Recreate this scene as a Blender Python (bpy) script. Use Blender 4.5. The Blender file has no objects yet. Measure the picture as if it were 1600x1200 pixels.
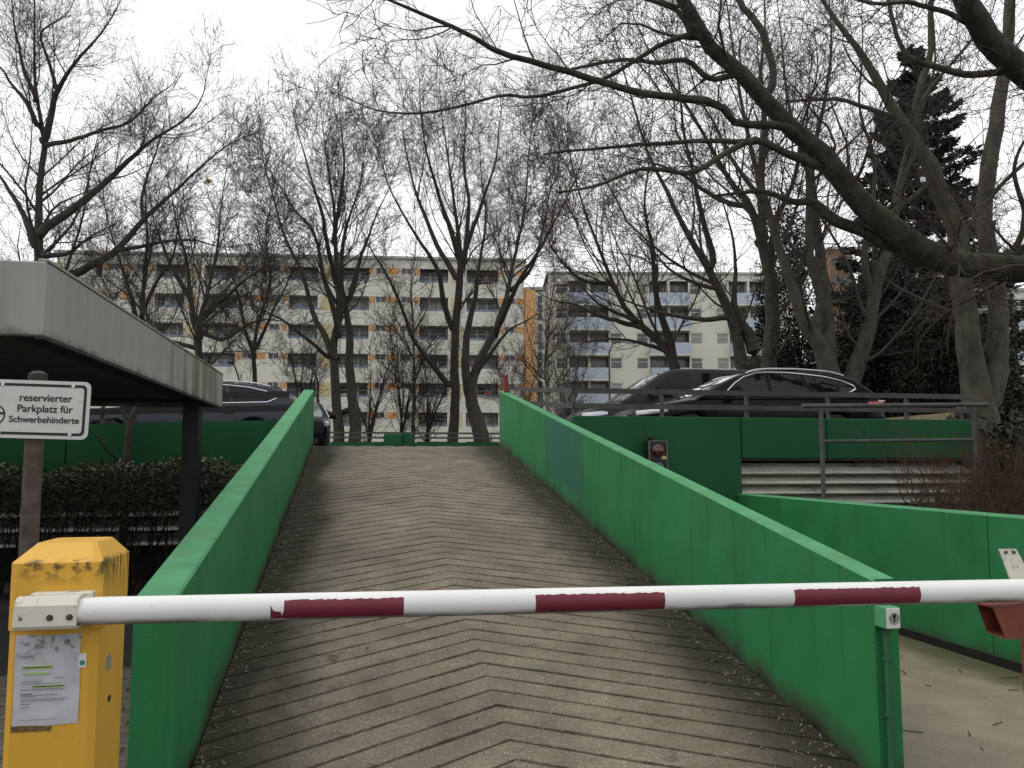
import bpy, bmesh, math, random
import numpy as np
from mathutils import Vector, Matrix
R = math.radians
random.seed(7); RNG = np.random.default_rng(11)
sc = bpy.context.scene
col = sc.collection

# ------------------------------------------------------------------ camera, world, sun, exposure
F = 1295.0; HZ = 722.0; YAW = R(10.5); PITCH = math.atan((HZ-600)/F); EYE = 1.6
cam_d = bpy.data.cameras.new('camera'); cam = bpy.data.objects.new('camera', cam_d); col.objects.link(cam)
cam_d.sensor_fit = 'HORIZONTAL'; cam_d.sensor_width = 36; cam_d.lens = 36*F/1600; cam_d.clip_end = 900; cam_d.clip_start = .05
cam.location = (0, 0, EYE); cam.rotation_euler = (R(90)+PITCH, 0, -YAW)
sc.camera = cam

SUN_EL, SUN_AZ = R(50), R(-75)          # azimuth measured from +Y towards +X
world = bpy.data.worlds.new('World'); sc.world = world; world.use_nodes = True
wn = world.node_tree; wn.nodes.clear()
def wnode(t, **k):
    n = wn.nodes.new(t)
    for a, b in k.items(): setattr(n, a, b)
    return n
sky = wnode('ShaderNodeTexSky', sky_type='NISHITA', sun_disc=False); sky.sun_elevation = SUN_EL; sky.sun_rotation = SUN_AZ
sky.air_density = 1.0; sky.dust_density = 4.0; sky.ozone_density = 1.0
hs = wnode('ShaderNodeHueSaturation'); hs.inputs['Saturation'].default_value = .12
wn.links.new(sky.outputs[0], hs.inputs['Color'])
tc = wnode('ShaderNodeTexCoord'); mp = wnode('ShaderNodeMapping'); mp.inputs['Scale'].default_value = (1, 1, 2.2)
wn.links.new(tc.outputs['Generated'], mp.inputs[0])
nz = wnode('ShaderNodeTexNoise'); nz.inputs['Scale'].default_value = 1.6; nz.inputs['Detail'].default_value = 5; nz.inputs['Roughness'].default_value = .5
wn.links.new(mp.outputs[0], nz.inputs['Vector'])
cr = wnode('ShaderNodeValToRGB'); cr.color_ramp.elements[0].position = .36; cr.color_ramp.elements[0].color = (7.6, 7.8, 8.2, 1)
cr.color_ramp.elements[1].position = .58; cr.color_ramp.elements[1].color = (12.4, 12.5, 12.7, 1)
wn.links.new(nz.outputs['Fac'], cr.inputs[0])
mx = wnode('ShaderNodeMixRGB'); mx.inputs[0].default_value = .9
wn.links.new(hs.outputs[0], mx.inputs[1]); wn.links.new(cr.outputs[0], mx.inputs[2])
bg = wnode('ShaderNodeBackground'); bg.inputs['Strength'].default_value = .1
wo = wnode('ShaderNodeOutputWorld'); wn.links.new(mx.outputs[0], bg.inputs[0]); wn.links.new(bg.outputs[0], wo.inputs[0])

sun_d = bpy.data.lights.new('sun', 'SUN'); sun_d.energy = 0.9; sun_d.angle = R(25); sun_d.color = (1, .97, .92)
sun = bpy.data.objects.new('sun', sun_d); col.objects.link(sun)
sdir = Vector((math.sin(SUN_AZ)*math.cos(SUN_EL), math.cos(SUN_AZ)*math.cos(SUN_EL), math.sin(SUN_EL)))
sun.rotation_euler = sdir.to_track_quat('Z', 'Y').to_euler(); sun.location = sdir*60
sc.view_settings.view_transform = 'Standard'; sc.view_settings.look = 'None'
sc.view_settings.exposure = 0; sc.view_settings.gamma = 1; sc.view_settings.use_curve_mapping = False

# ------------------------------------------------------------------ survey helpers: pixel of the photograph + distance -> point in the place
_fw = np.array([math.sin(YAW)*math.cos(PITCH), math.cos(YAW)*math.cos(PITCH), math.sin(PITCH)])
_rt = np.array([math.cos(YAW), -math.sin(YAW), 0.]); _up = np.cross(_rt, _fw); _C = np.array([0, 0, EYE])
def ray(px, py): return _fw+_rt*(px-800)/F+_up*(600-py)/F
def at(px, py, d): return _C+ray(px, py)*d
def atY(px, py, Y):
    r = ray(px, py); return _C+r*Y/r[1]

# ------------------------------------------------------------------ materials
MATS = {}
def mat(name, color, rough=.8, metal=0., var=.25, scale=6., detail=5., bump=0., bscale=60., spec=.4, tint=None, stretch=(1, 1, 1), trans=0., coat=0., coords='Object', hook=None):
    if name in MATS: return MATS[name]
    m = bpy.data.materials.new(name); m.use_nodes = True; nt = m.node_tree; N = nt.nodes; L = nt.links
    b = N['Principled BSDF']; b.inputs['Roughness'].default_value = rough; b.inputs['Metallic'].default_value = metal
    b.inputs['Specular IOR Level'].default_value = spec
    if trans: b.inputs['Transmission Weight'].default_value = trans
    if coat: b.inputs['Coat Weight'].default_value = coat; b.inputs['Coat Roughness'].default_value = .04
    t = N.new('ShaderNodeTexCoord'); mpn = N.new('ShaderNodeMapping'); mpn.inputs['Scale'].default_value = stretch
    L.new(t.outputs[coords], mpn.inputs[0])
    n = N.new('ShaderNodeTexNoise'); n.inputs['Scale'].default_value = scale; n.inputs['Detail'].default_value = detail; n.inputs['Roughness'].default_value = .6
    L.new(mpn.outputs[0], n.inputs['Vector'])
    r = N.new('ShaderNodeValToRGB'); c = np.array(color); d = np.array(tint) if tint else c*(1+var)
    lo = c*(1-var)
    r.color_ramp.elements[0].position = .3; r.color_ramp.elements[0].color = (*lo, 1)
    r.color_ramp.elements[1].position = .7; r.color_ramp.elements[1].color = (*np.clip(d, 0, 1), 1)
    L.new(n.outputs['Fac'], r.inputs[0]); out = r.outputs[0]
    if hook: out = hook(nt, out, t, b)
    L.new(out, b.inputs['Base Color'])
    if bump:
        n2 = N.new('ShaderNodeTexNoise'); n2.inputs['Scale'].default_value = bscale; n2.inputs['Detail'].default_value = 6
        L.new(mpn.outputs[0], n2.inputs['Vector'])
        bp = N.new('ShaderNodeBump'); bp.inputs['Strength'].default_value = bump; bp.inputs['Distance'].default_value = .01 if bump < .75 else .035
        L.new(n2.outputs['Fac'], bp.inputs['Height']); L.new(bp.outputs[0], b.inputs['Normal'])
    MATS[name] = m; return m
def nmath(nt, op, a, b=None, clamp=False):
    n = nt.nodes.new('ShaderNodeMath'); n.operation = op; n.use_clamp = clamp
    for i, v in enumerate((a, b)):
        if v is None: continue
        if isinstance(v, (int, float)): n.inputs[i].default_value = v
        else: nt.links.new(v, n.inputs[i])
    return n.outputs[0]
def nmix(nt, fac, a, b):
    n = nt.nodes.new('ShaderNodeMixRGB')
    for i, v in enumerate((fac, a, b)):
        if isinstance(v, (int, float)): n.inputs[i].default_value = v
        elif isinstance(v, tuple): n.inputs[i].default_value = (*v, 1)
        else: nt.links.new(v, n.inputs[i])
    return n.outputs[0]
def nnoise(nt, t, scale, detail=4, stretch=None, rough=.6, which='Object'):
    n = nt.nodes.new('ShaderNodeTexNoise'); n.inputs['Scale'].default_value = scale; n.inputs['Detail'].default_value = detail; n.inputs['Roughness'].default_value = rough
    src = t.outputs[which]
    if stretch:
        m = nt.nodes.new('ShaderNodeMapping'); m.inputs['Scale'].default_value = stretch; nt.links.new(src, m.inputs[0]); src = m.outputs[0]
    nt.links.new(src, n.inputs['Vector']); return n.outputs['Fac']
def nstep(nt, v, lo, hi):
    n = nt.nodes.new('ShaderNodeMapRange'); n.interpolation_type = 'SMOOTHSTEP'
    n.inputs['From Min'].default_value = lo; n.inputs['From Max'].default_value = hi
    nt.links.new(v, n.inputs['Value']); return n.outputs[0]
def nsep(nt, t, which='Object'):
    s = nt.nodes.new('ShaderNodeSeparateXYZ'); nt.links.new(t.outputs[which], s.inputs[0]); return s.outputs
def nattr(nt, name):
    a = nt.nodes.new('ShaderNodeAttribute'); a.attribute_name = name; return a.outputs['Fac']

def hook_wall(patch=False, dirt=1.0):
    def h(nt, c, t, b):
        hb = nattr(nt, 'hb'); n = nnoise(nt, t, 3.2, 6); n2 = nnoise(nt, t, 1.1, 3)
        if patch:                                             # bluer repainted rectangle
            s = nsep(nt, t); y = s[1]
            m = nmath(nt, 'MULTIPLY', nstep(nt, y, 9.25, 9.27), nmath(nt, 'SUBTRACT', 1., nstep(nt, y, 11.19, 11.21)))
            m = nmath(nt, 'MULTIPLY', m, nstep(nt, hb, .12, .3)); m = nmath(nt, 'MULTIPLY', m, .75)
            c = nmix(nt, m, c, (.026, .115, .085))
        # chalky, algae-bleached paint bloom in broad clouds
        c = nmix(nt, nmath(nt, 'MULTIPLY', nstep(nt, n2, .45, .75), .25), c, (.055, .17, .085))
        # pinholes and chips
        v = nt.nodes.new('ShaderNodeTexVoronoi'); v.inputs['Scale'].default_value = 17; nt.links.new(t.outputs['Object'], v.inputs['Vector'])
        ch = nmath(nt, 'SUBTRACT', 1., nstep(nt, v.outputs['Distance'], .05, .095)); ch = nmath(nt, 'MULTIPLY', ch, nstep(nt, n, .46, .56))
        c = nmix(nt, ch, c, (.012, .04, .02))
        # splash dirt along the foot, ragged upper edge
        e = nmath(nt, 'ADD', hb, nmath(nt, 'MULTIPLY', nmath(nt, 'SUBTRACT', n, .5), .34))
        m = nmath(nt, 'SUBTRACT', 1., nstep(nt, e, .0, .2)); c = nmix(nt, nmath(nt, 'MULTIPLY', m, dirt*.85), c, (.05, .045, .03))
        m = nmath(nt, 'SUBTRACT', 1., nstep(nt, e, -.05, .06)); c = nmix(nt, nmath(nt, 'MULTIPLY', m, dirt), c, (.02, .018, .014))
        # vertical run-down streaks
        st = nnoise(nt, t, 1., 3, (9, 9, .35)); c = nmix(nt, nmath(nt, 'MULTIPLY', nstep(nt, st, .54, .7), .38), c, (.022, .085, .038)); s2 = nnoise(nt, t, 1., 4, (14, 14, .8)); c = nmix(nt, nmath(nt, 'MULTIPLY', nmath(nt, 'MULTIPLY', nstep(nt, s2, .56, .7), nstep(nt, hb, .45, .95)), .45), c, (.075, .16, .07))
        sc_ = nnoise(nt, t, 5., 6, (.6, .25, 3.)); c = nmix(nt, nmath(nt, 'MULTIPLY', nstep(nt, sc_, .66, .72), .5), c, (.06, .1, .06))
        return c
    return h
G_BASE = (.025, .19, .064)
M_green = mat('green_wall_paint', G_BASE,   .62, var=.16, scale=2.2, bump=.2, bscale=90, spec=.25, hook=hook_wall())
M_greenp = mat('green_wall_paint_patched', G_BASE,   .62, var=.16, scale=2.2, bump=.2, bscale=90, spec=.25, hook=hook_wall(True))
def hook_deckwall(nt, c, t, b):
    n2 = nnoise(nt, t, .8, 4); c = nmix(nt, nmath(nt, 'MULTIPLY', nstep(nt, n2, .5, .8), .3), c, (.02, .075, .036))
    st = nnoise(nt, t, 1., 3, (7, 7, .3)); return nmix(nt, nmath(nt, 'MULTIPLY', nstep(nt, st, .55, .75), .3), c, (.006, .03, .014))
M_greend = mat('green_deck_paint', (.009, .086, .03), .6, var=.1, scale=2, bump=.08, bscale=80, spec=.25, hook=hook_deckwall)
M_green_skylit = mat('green_paint_skylit', (.09, .3, .14), .7, var=.16, scale=5, bump=.2, bscale=50, spec=.2,  # paler green: some weathering, mostly sky light from above put into the colour
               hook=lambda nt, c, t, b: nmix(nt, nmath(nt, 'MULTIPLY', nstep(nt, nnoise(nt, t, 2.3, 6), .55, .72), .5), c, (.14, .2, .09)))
def hook_ramp(nt, c, t, b):
    s = nsep(nt, t); x = s[0]; n = nnoise(nt, t, 1.3, 7, (1, .45, 1)); nb = nnoise(nt, t, .6, 3); nf = nnoise(nt, t, 55, 6, None, .75)
    v = nt.nodes.new('ShaderNodeTexVoronoi'); v.inputs['Scale'].default_value = 62; nt.links.new(t.outputs['Object'], v.inputs['Vector'])
    bw = nt.nodes.new('ShaderNodeSeparateColor'); nt.links.new(v.outputs['Color'], bw.inputs[0])
    sp = nmath(nt, 'MULTIPLY', nmath(nt, 'SUBTRACT', 1., nstep(nt, v.outputs['Distance'], .2, .36)), nmath(nt, 'MULTIPLY', nstep(nt, bw.outputs[0], .62, .72), nmath(nt, 'ADD', .45, nmath(nt, 'MULTIPLY', nstep(nt, nnoise(nt, t, 2.6, 5), .4, .6), .55))))
    c = nmix(nt, nmath(nt, 'MULTIPLY', nstep(nt, nf, .42, .62), .5), c, (.075, .063, .045))
    c = nmix(nt, nmath(nt, 'MULTIPLY', sp, .75), c, (.52, .48, .4))
    # tyre-polished lighter lanes versus grimy middle
    c = nmix(nt, nmath(nt, 'MULTIPLY', nstep(nt, nb, .42, .7), .45), c, (.095, .078, .053))
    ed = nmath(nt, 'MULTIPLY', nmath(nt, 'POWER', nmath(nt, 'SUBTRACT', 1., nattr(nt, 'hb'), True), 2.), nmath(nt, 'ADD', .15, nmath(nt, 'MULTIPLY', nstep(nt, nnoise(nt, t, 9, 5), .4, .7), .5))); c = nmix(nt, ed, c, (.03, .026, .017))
    oil = nstep(nt, nnoise(nt, t, 3.4, 6), .64, .72); c = nmix(nt, nmath(nt, 'MULTIPLY', oil, .55), c, (.035, .03, .024))
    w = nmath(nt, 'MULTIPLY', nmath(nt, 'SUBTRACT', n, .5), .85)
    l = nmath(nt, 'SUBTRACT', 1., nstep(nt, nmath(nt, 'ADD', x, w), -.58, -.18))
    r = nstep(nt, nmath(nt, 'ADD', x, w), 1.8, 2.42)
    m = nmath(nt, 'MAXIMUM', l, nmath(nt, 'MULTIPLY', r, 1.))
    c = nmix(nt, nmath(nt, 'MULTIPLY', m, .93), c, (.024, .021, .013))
    g = nmath(nt, 'MULTIPLY', nstep(nt, nnoise(nt, t, 2.1, 5), .52, .7), nmath(nt, 'MULTIPLY', m, .5))
    return nmix(nt, g, c, (.045, .052, .018))
M_ramp = mat('ramp_concrete', (.222, .187, .136), .85, var=.28, scale=3.5, bump=.5, bscale=70, spec=.3, hook=hook_ramp)
M_groove = mat('groove_dirt', (.012, .010, .008), .95, var=.4, scale=30)
def hook_conc(nt, c, t, b):
    v = nt.nodes.new('ShaderNodeTexVoronoi'); v.inputs['Scale'].default_value = 60; nt.links.new(t.outputs['Object'], v.inputs['Vector'])
    bw = nt.nodes.new('ShaderNodeSeparateColor'); nt.links.new(v.outputs['Color'], bw.inputs[0])
    sp = nmath(nt, 'MULTIPLY', nmath(nt, 'SUBTRACT', 1., nstep(nt, v.outputs['Distance'], .2, .4)), nstep(nt, bw.outputs[0], .6, .7))
    c = nmix(nt, nmath(nt, 'MULTIPLY', sp, .6), c, (.42, .38, .3))
    x = nsep(nt, t)[0]; n = nnoise(nt, t, 1.7, 6); w = nmath(nt, 'MULTIPLY', nmath(nt, 'SUBTRACT', n, .5), .8)
    m = nstep(nt, nmath(nt, 'ADD', x, w), 4.45, 4.85); c = nmix(nt, nmath(nt, 'MULTIPLY', m, .8), c, (.07, .07, .025))
    return nmix(nt, nmath(nt, 'MULTIPLY', nstep(nt, nnoise(nt, t, .7, 4), .5, .75), .4), c, (.1, .09, .06))
M_lane = mat('lane_concrete', (.26, .225, .165), .85, var=.18, scale=2.5, bump=.4, bscale=80, spec=.3, hook=hook_conc)
M_asph = mat('asphalt', (.05, .048, .045), .9, var=.3, scale=4, bump=.4, bscale=120)
M_soil = mat('soil', (.06, .048, .034), .95, var=.5, scale=3, bump=.6, bscale=20)
M_paver = mat('paver_stone', (.2, .178, .135), .85, var=.35, scale=7, bump=.4, bscale=60)
M_deck = mat('deck_concrete', (.2, .185, .16), .9, var=.25, scale=1.5)
def hook_yellow(nt, c, t, b):
    n = nnoise(nt, t, 26, 8); s = nsep(nt, t); z = s[2]; st = nnoise(nt, t, 1, 5, (55, 55, 5))
    n3 = nnoise(nt, t, 4, 3)
    k = nstep(nt, z, 1.185, 1.275); k2 = nmath(nt, 'MULTIPLY', k, nmath(nt, 'SUBTRACT', 1., nstep(nt, z, 1.278, 1.29)))
    m = nmath(nt, 'MULTIPLY', nmath(nt, 'MULTIPLY', nstep(nt, n, .44, .58), k2), nstep(nt, n3, .4, .52)); c = nmix(nt, nmath(nt, 'MULTIPLY', m, .9), c, (.06, .05, .02))
    x = s[0]; side = nstep(nt, x, -.824, -.820)
    m = nmath(nt, 'MULTIPLY', nmath(nt, 'MULTIPLY', nstep(nt, st, .42, .6), nstep(nt, z, 1.12, 1.26)), side); c = nmix(nt, nmath(nt, 'MULTIPLY', m, .8), c, (.07, .055, .015))
    m = nmath(nt, 'MULTIPLY', nstep(nt, nnoise(nt, t, 60, 5), .64, .7), .5); return nmix(nt, m, c, (.2, .11, .02))
M_yellow = mat('yellow_powder_coat', (.70, .385, .045), .45, var=.08, scale=3, bump=.05, bscale=200, spec=.4, hook=hook_yellow)
def hook_white(nt, c, t, b):
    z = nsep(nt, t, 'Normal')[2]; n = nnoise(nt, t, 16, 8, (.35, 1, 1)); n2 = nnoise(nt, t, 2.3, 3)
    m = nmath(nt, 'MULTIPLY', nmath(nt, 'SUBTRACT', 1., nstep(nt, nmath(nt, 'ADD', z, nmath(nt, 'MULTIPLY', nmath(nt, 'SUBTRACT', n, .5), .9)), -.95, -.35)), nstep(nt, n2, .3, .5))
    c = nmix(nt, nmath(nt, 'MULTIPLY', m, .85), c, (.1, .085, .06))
    return nmix(nt, nmath(nt, 'MULTIPLY', nstep(nt, nnoise(nt, t, 45, 6), .66, .72), .35), c, (.3, .27, .2))
M_bar = mat('white_barrier_paint', (.78, .78, .76), .38, var=.04, scale=5, spec=.5, hook=hook_white)
M_red = mat('dark_red_film', (.165, .02, .038), .5, var=.12, scale=14, bump=.08, bscale=90)
def hook_cream(nt, c, t, b):
    n = nnoise(nt, t, 34, 8); n2 = nnoise(nt, t, 9, 4)
    c = nmix(nt, nmath(nt, 'MULTIPLY', nmath(nt, 'MULTIPLY', nstep(nt, n, .5, .64), nstep(nt, n2, .46, .6)), .8), c, (.09, .08, .05)); return c
M_cream = mat('cream_bracket_paint', (.66, .63, .53), .5, var=.08, scale=8, hook=hook_cream)
M_redox = mat('red_oxide_paint', (.2, .052, .032), .6, var=.3, scale=12, bump=.15, bscale=60)
M_bolt = mat('rusty_bolt', (.11, .09, .08), .5, metal=.7, var=.4, scale=90)
def hook_fascia(nt, c, t, b):
    y = nsep(nt, t)[1]; st = nnoise(nt, t, 1, 6, (3, 3.2, .5)); n = nnoise(nt, t, 6, 6)
    m = nmath(nt, 'MULTIPLY', nstep(nt, st, .44, .58), nstep(nt, y, 7.2, 8.8)); c = nmix(nt, nmath(nt, 'MULTIPLY', m, .75), c, (.09, .095, .04))
    s2 = nnoise(nt, t, 1, 4, (16, 16, .4)); c = nmix(nt, nmath(nt, 'MULTIPLY', nstep(nt, s2, .46, .7), .4), c, (.17, .162, .14)); e = nmath(nt, 'ADD', nsep(nt, t)[2], nmath(nt, 'MULTIPLY', nmath(nt, 'SUBTRACT', n, .5), .16)); return nmix(nt, nmath(nt, 'MULTIPLY', nmath(nt, 'SUBTRACT', 1., nstep(nt, e, 2.27, 2.34)), .75), c, (.06, .058, .04))
M_fascia = mat('canopy_sheet_metal', (.33, .32, .295), .6, var=.08, scale=2.5, spec=.35, hook=hook_fascia)
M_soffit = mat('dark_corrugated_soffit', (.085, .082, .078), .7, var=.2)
M_darksteel = mat('dark_painted_steel', (.018, .018, .02), .6, var=.3)
M_rustpost = mat('rusty_post', (.075, .048, .034), .75, var=.4, scale=14, tint=(.115, .088, .07), bump=.3, bscale=60)
M_signw = mat('sign_white', (.62, .61, .57), .45, var=.06, scale=9, hook=lambda nt, c, t, b: nmix(nt, nmath(nt, 'MULTIPLY', nstep(nt, nnoise(nt, t, 14, 7), .58, .75), .4), c, (.3, .29, .24)))
M_ink = mat('black_print', (.022, .02, .02), .55, var=.1)
M_greyink = mat('grey_print', (.2, .2, .21), .7, var=.1)
M_hl = mat('highlighter_print', (.42, .62, .18), .7, var=.15, scale=80)
M_paper = mat('weathered_paper', (.5, .49, .53), .6, var=.1, scale=14, tint=(.6, .59, .62), bump=.25, bscale=18,
              hook=lambda nt, c, t, b: nmix(nt, nmath(nt, 'MULTIPLY', nmath(nt, 'MULTIPLY', nstep(nt, nnoise(nt, t, 38, 7), .52, .64), nstep(nt, nsep(nt, t)[2], .93, 1.03)), .8), c, (.1, .1, .11)))
M_grime = mat('brown_grime', (.16, .1, .04), .9, var=.5, scale=60)
M_stgreen = mat('sticker_green', (.03, .26, .14), .5, var=.1)
M_galv = mat('galvanised_rail', (.085, .083, .08), .55, metal=.3, var=.35, scale=9, bump=.1)
M_rail = mat('weathered_rail', (.065, .062, .058), .7, var=.4, scale=8, bump=.15, stretch=(.4, 1, 1))
M_tan = mat('tan_board', (.26, .2, .12), .8, var=.25, scale=9)
M_redpost = mat('red_post_paint', (.2, .03, .022), .6, var=.2)
M_louvre = mat('louvre_concrete', (.6, .58, .51), .85, var=.25, scale=5, stretch=(.5, 1, 2), bump=.3, tint=(.72, .7, .63),
               hook=lambda nt, c, t, b: nmix(nt, nmath(nt, 'MULTIPLY', nstep(nt, nnoise(nt, t, 2.5, 7, (1, 1, 3)), .5, .7), .7), c, (.09, .08, .055)))
M_black = mat('black_plastic', (.012, .012, .013), .45, var=.2)
M_lensred = mat('red_signal_lens', (.075, .006, .006), .2, var=.2, spec=.6, coat=.5)
M_lensgrn = mat('green_signal_lens', (.012, .05, .05), .12, var=.2, spec=.6, coat=.5)
M_alu = mat('aluminium_trim', (.62, .63, .65), .3, metal=.85, var=.06)
M_chrome = mat('chrome_trim', (.8, .8, .82), .16, metal=1., var=.02)
M_tyre = mat('tyre_rubber', (.014, .014, .014), .8, var=.2)
M_glass = mat('dark_car_glass', (.006, .007, .008), .04, var=.1, spec=.28, coat=.0)
M_glassl = mat('windscreen_glass', (.09, .115, .11), .04, var=.1, spec=.8, coat=.8)
M_cblack = mat('black_car_paint', (.003, .003, .006), .22, var=.1, spec=.14, coat=.0)
M_cgrey = mat('dark_grey_car_paint', (.03, .03, .031), .32, metal=.0, var=.1, spec=.16, coat=.0)
M_cblue = mat('anthracite_car_paint', (.032, .036, .046), .26, metal=.2, var=.1, spec=.25, coat=.1)
M_hl_lens = mat('clear_lamp_lens', (.55, .57, .6), .08, var=.25, scale=30, metal=.5, coat=.6)
M_tl_lens = mat('red_lamp_lens', (.5, .02, .02), .12, var=.2, coat=.6)
M_plate = mat('number_plate_white', (.7, .7, .68), .4, var=.03)
# trees
def hook_bark(nt, c, t, b):
    z = nsep(nt, t, 'Normal')[2]; m = nmath(nt, 'MULTIPLY', nstep(nt, nnoise(nt, t, 2.2, 7), .42, .6), nstep(nt, nmath(nt, 'ADD', z, nmath(nt, 'MULTIPLY', nmath(nt, 'SUBTRACT', nnoise(nt, t, 7, 5), .5), 1.2)), .15, .75))
    return nmix(nt, nmath(nt, 'MULTIPLY', m, .85), c, (.06, .072, .018))
M_barkG = mat('bark_grey_brown', (.038, .034, .026), .92, var=.45, scale=9, tint=(.075, .067, .05), bump=.9, bscale=16, stretch=(1, 1, .7), hook=hook_bark)
M_barkL = mat('bark_olive_grey', (.052, .047, .034), .92, var=.4, scale=7, tint=(.082, .074, .055), bump=.8, bscale=12, stretch=(1, 1, .45))
M_barkD = mat('bark_dark', (.046, .039, .031), .95, var=.4, scale=6, bump=.7, bscale=14, stretch=(1, 1, .45))
M_twigD = mat('twig_dark', (.05, .042, .035), .95, var=.3, scale=3)
M_twigR = mat('twig_reddish', (.066, .048, .04), .95, var=.3, scale=3)
M_birch = mat('birch_bark', (.3, .28, .24), .9, var=.3, scale=5, hook=lambda nt, c, t, b: nmix(nt, nstep(nt, nnoise(nt, t, 2, 5, (1, 1, 4)), .52, .6), c, (.04, .035, .03)))
M_needle = mat('spruce_needles', (.018, .03, .022), .8, var=.5, scale=2, tint=(.04, .058, .044))
M_ever = mat('evergreen_leaves', (.014, .02, .011), .6, var=.5, scale=3, tint=(.03, .04, .021), spec=.2)
M_laurel = mat('laurel_leaves', (.018, .03, .015), .5, var=.4, scale=8, tint=(.035, .05, .025), spec=.3)
M_hedge = mat('hedge_leaves', (.055, .075, .034), .5, var=.5, scale=14, tint=(.12, .14, .078), spec=.3)
M_hedget = mat('hedge_stems', (.03, .024, .018), .9, var=.3)
M_brown = mat('brown_shrub_twigs', (.085, .045, .034), .9, var=.4, scale=5)
M_yleaf = mat('yellow_dead_leaf', (.42, .3, .07), .7, var=.3, scale=20)
M_litter = mat('dead_leaf_litter', (.14, .105, .065), .9, var=.6, scale=30, tint=(.3, .25, .17))
M_littwig = mat('pale_twig_litter', (.16, .13, .09), .9, var=.5, scale=20, tint=(.3, .26, .2))
# buildings
M_fac = mat('cream_render_wall', (.66, .64, .555), .9, var=.06, scale=.25, tint=(.72, .70, .62), hook=lambda nt, c, t, b: nmix(nt, nmath(nt, 'MULTIPLY', nstep(nt, nnoise(nt, t, 1, 5, (.9, .9, .12)), .5, .75), .3), c, (.5, .485, .42)))
M_fac2 = mat('pale_yellow_render_wall', (.68, .665, .56), .9, var=.06, scale=.25)
M_roofc = mat('roof_edge_grey', (.4, .39, .37), .9, var=.15, scale=.6)
M_orange = mat('orange_panel', (.6, .33, .14), .8, var=.12, scale=.5)
M_ypan = mat('straw_yellow_panel', (.56, .49, .27), .8, var=.1, scale=.5)
M_bluepan = mat('steel_blue_board', (.17, .21, .28), .7, var=.2, scale=.6)
M_pblue = mat('pale_blue_balcony', (.45, .51, .6), .8, var=.06, scale=.4)
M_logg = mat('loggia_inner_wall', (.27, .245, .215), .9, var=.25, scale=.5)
M_wframe = mat('white_window_frame', (.58, .57, .54), .6, var=.08)
M_wglass = mat('window_glass', (.022, .025, .028), .06, var=.4, scale=.35, tint=(.09, .09, .085), spec=.7)
M_curtain = mat('curtained_glass', (.24, .235, .22), .15, var=.35, scale=.7, spec=.6)
M_brickb = mat('brown_orange_tower_wall', (.2, .125, .08), .9, var=.12, scale=.4)

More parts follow.
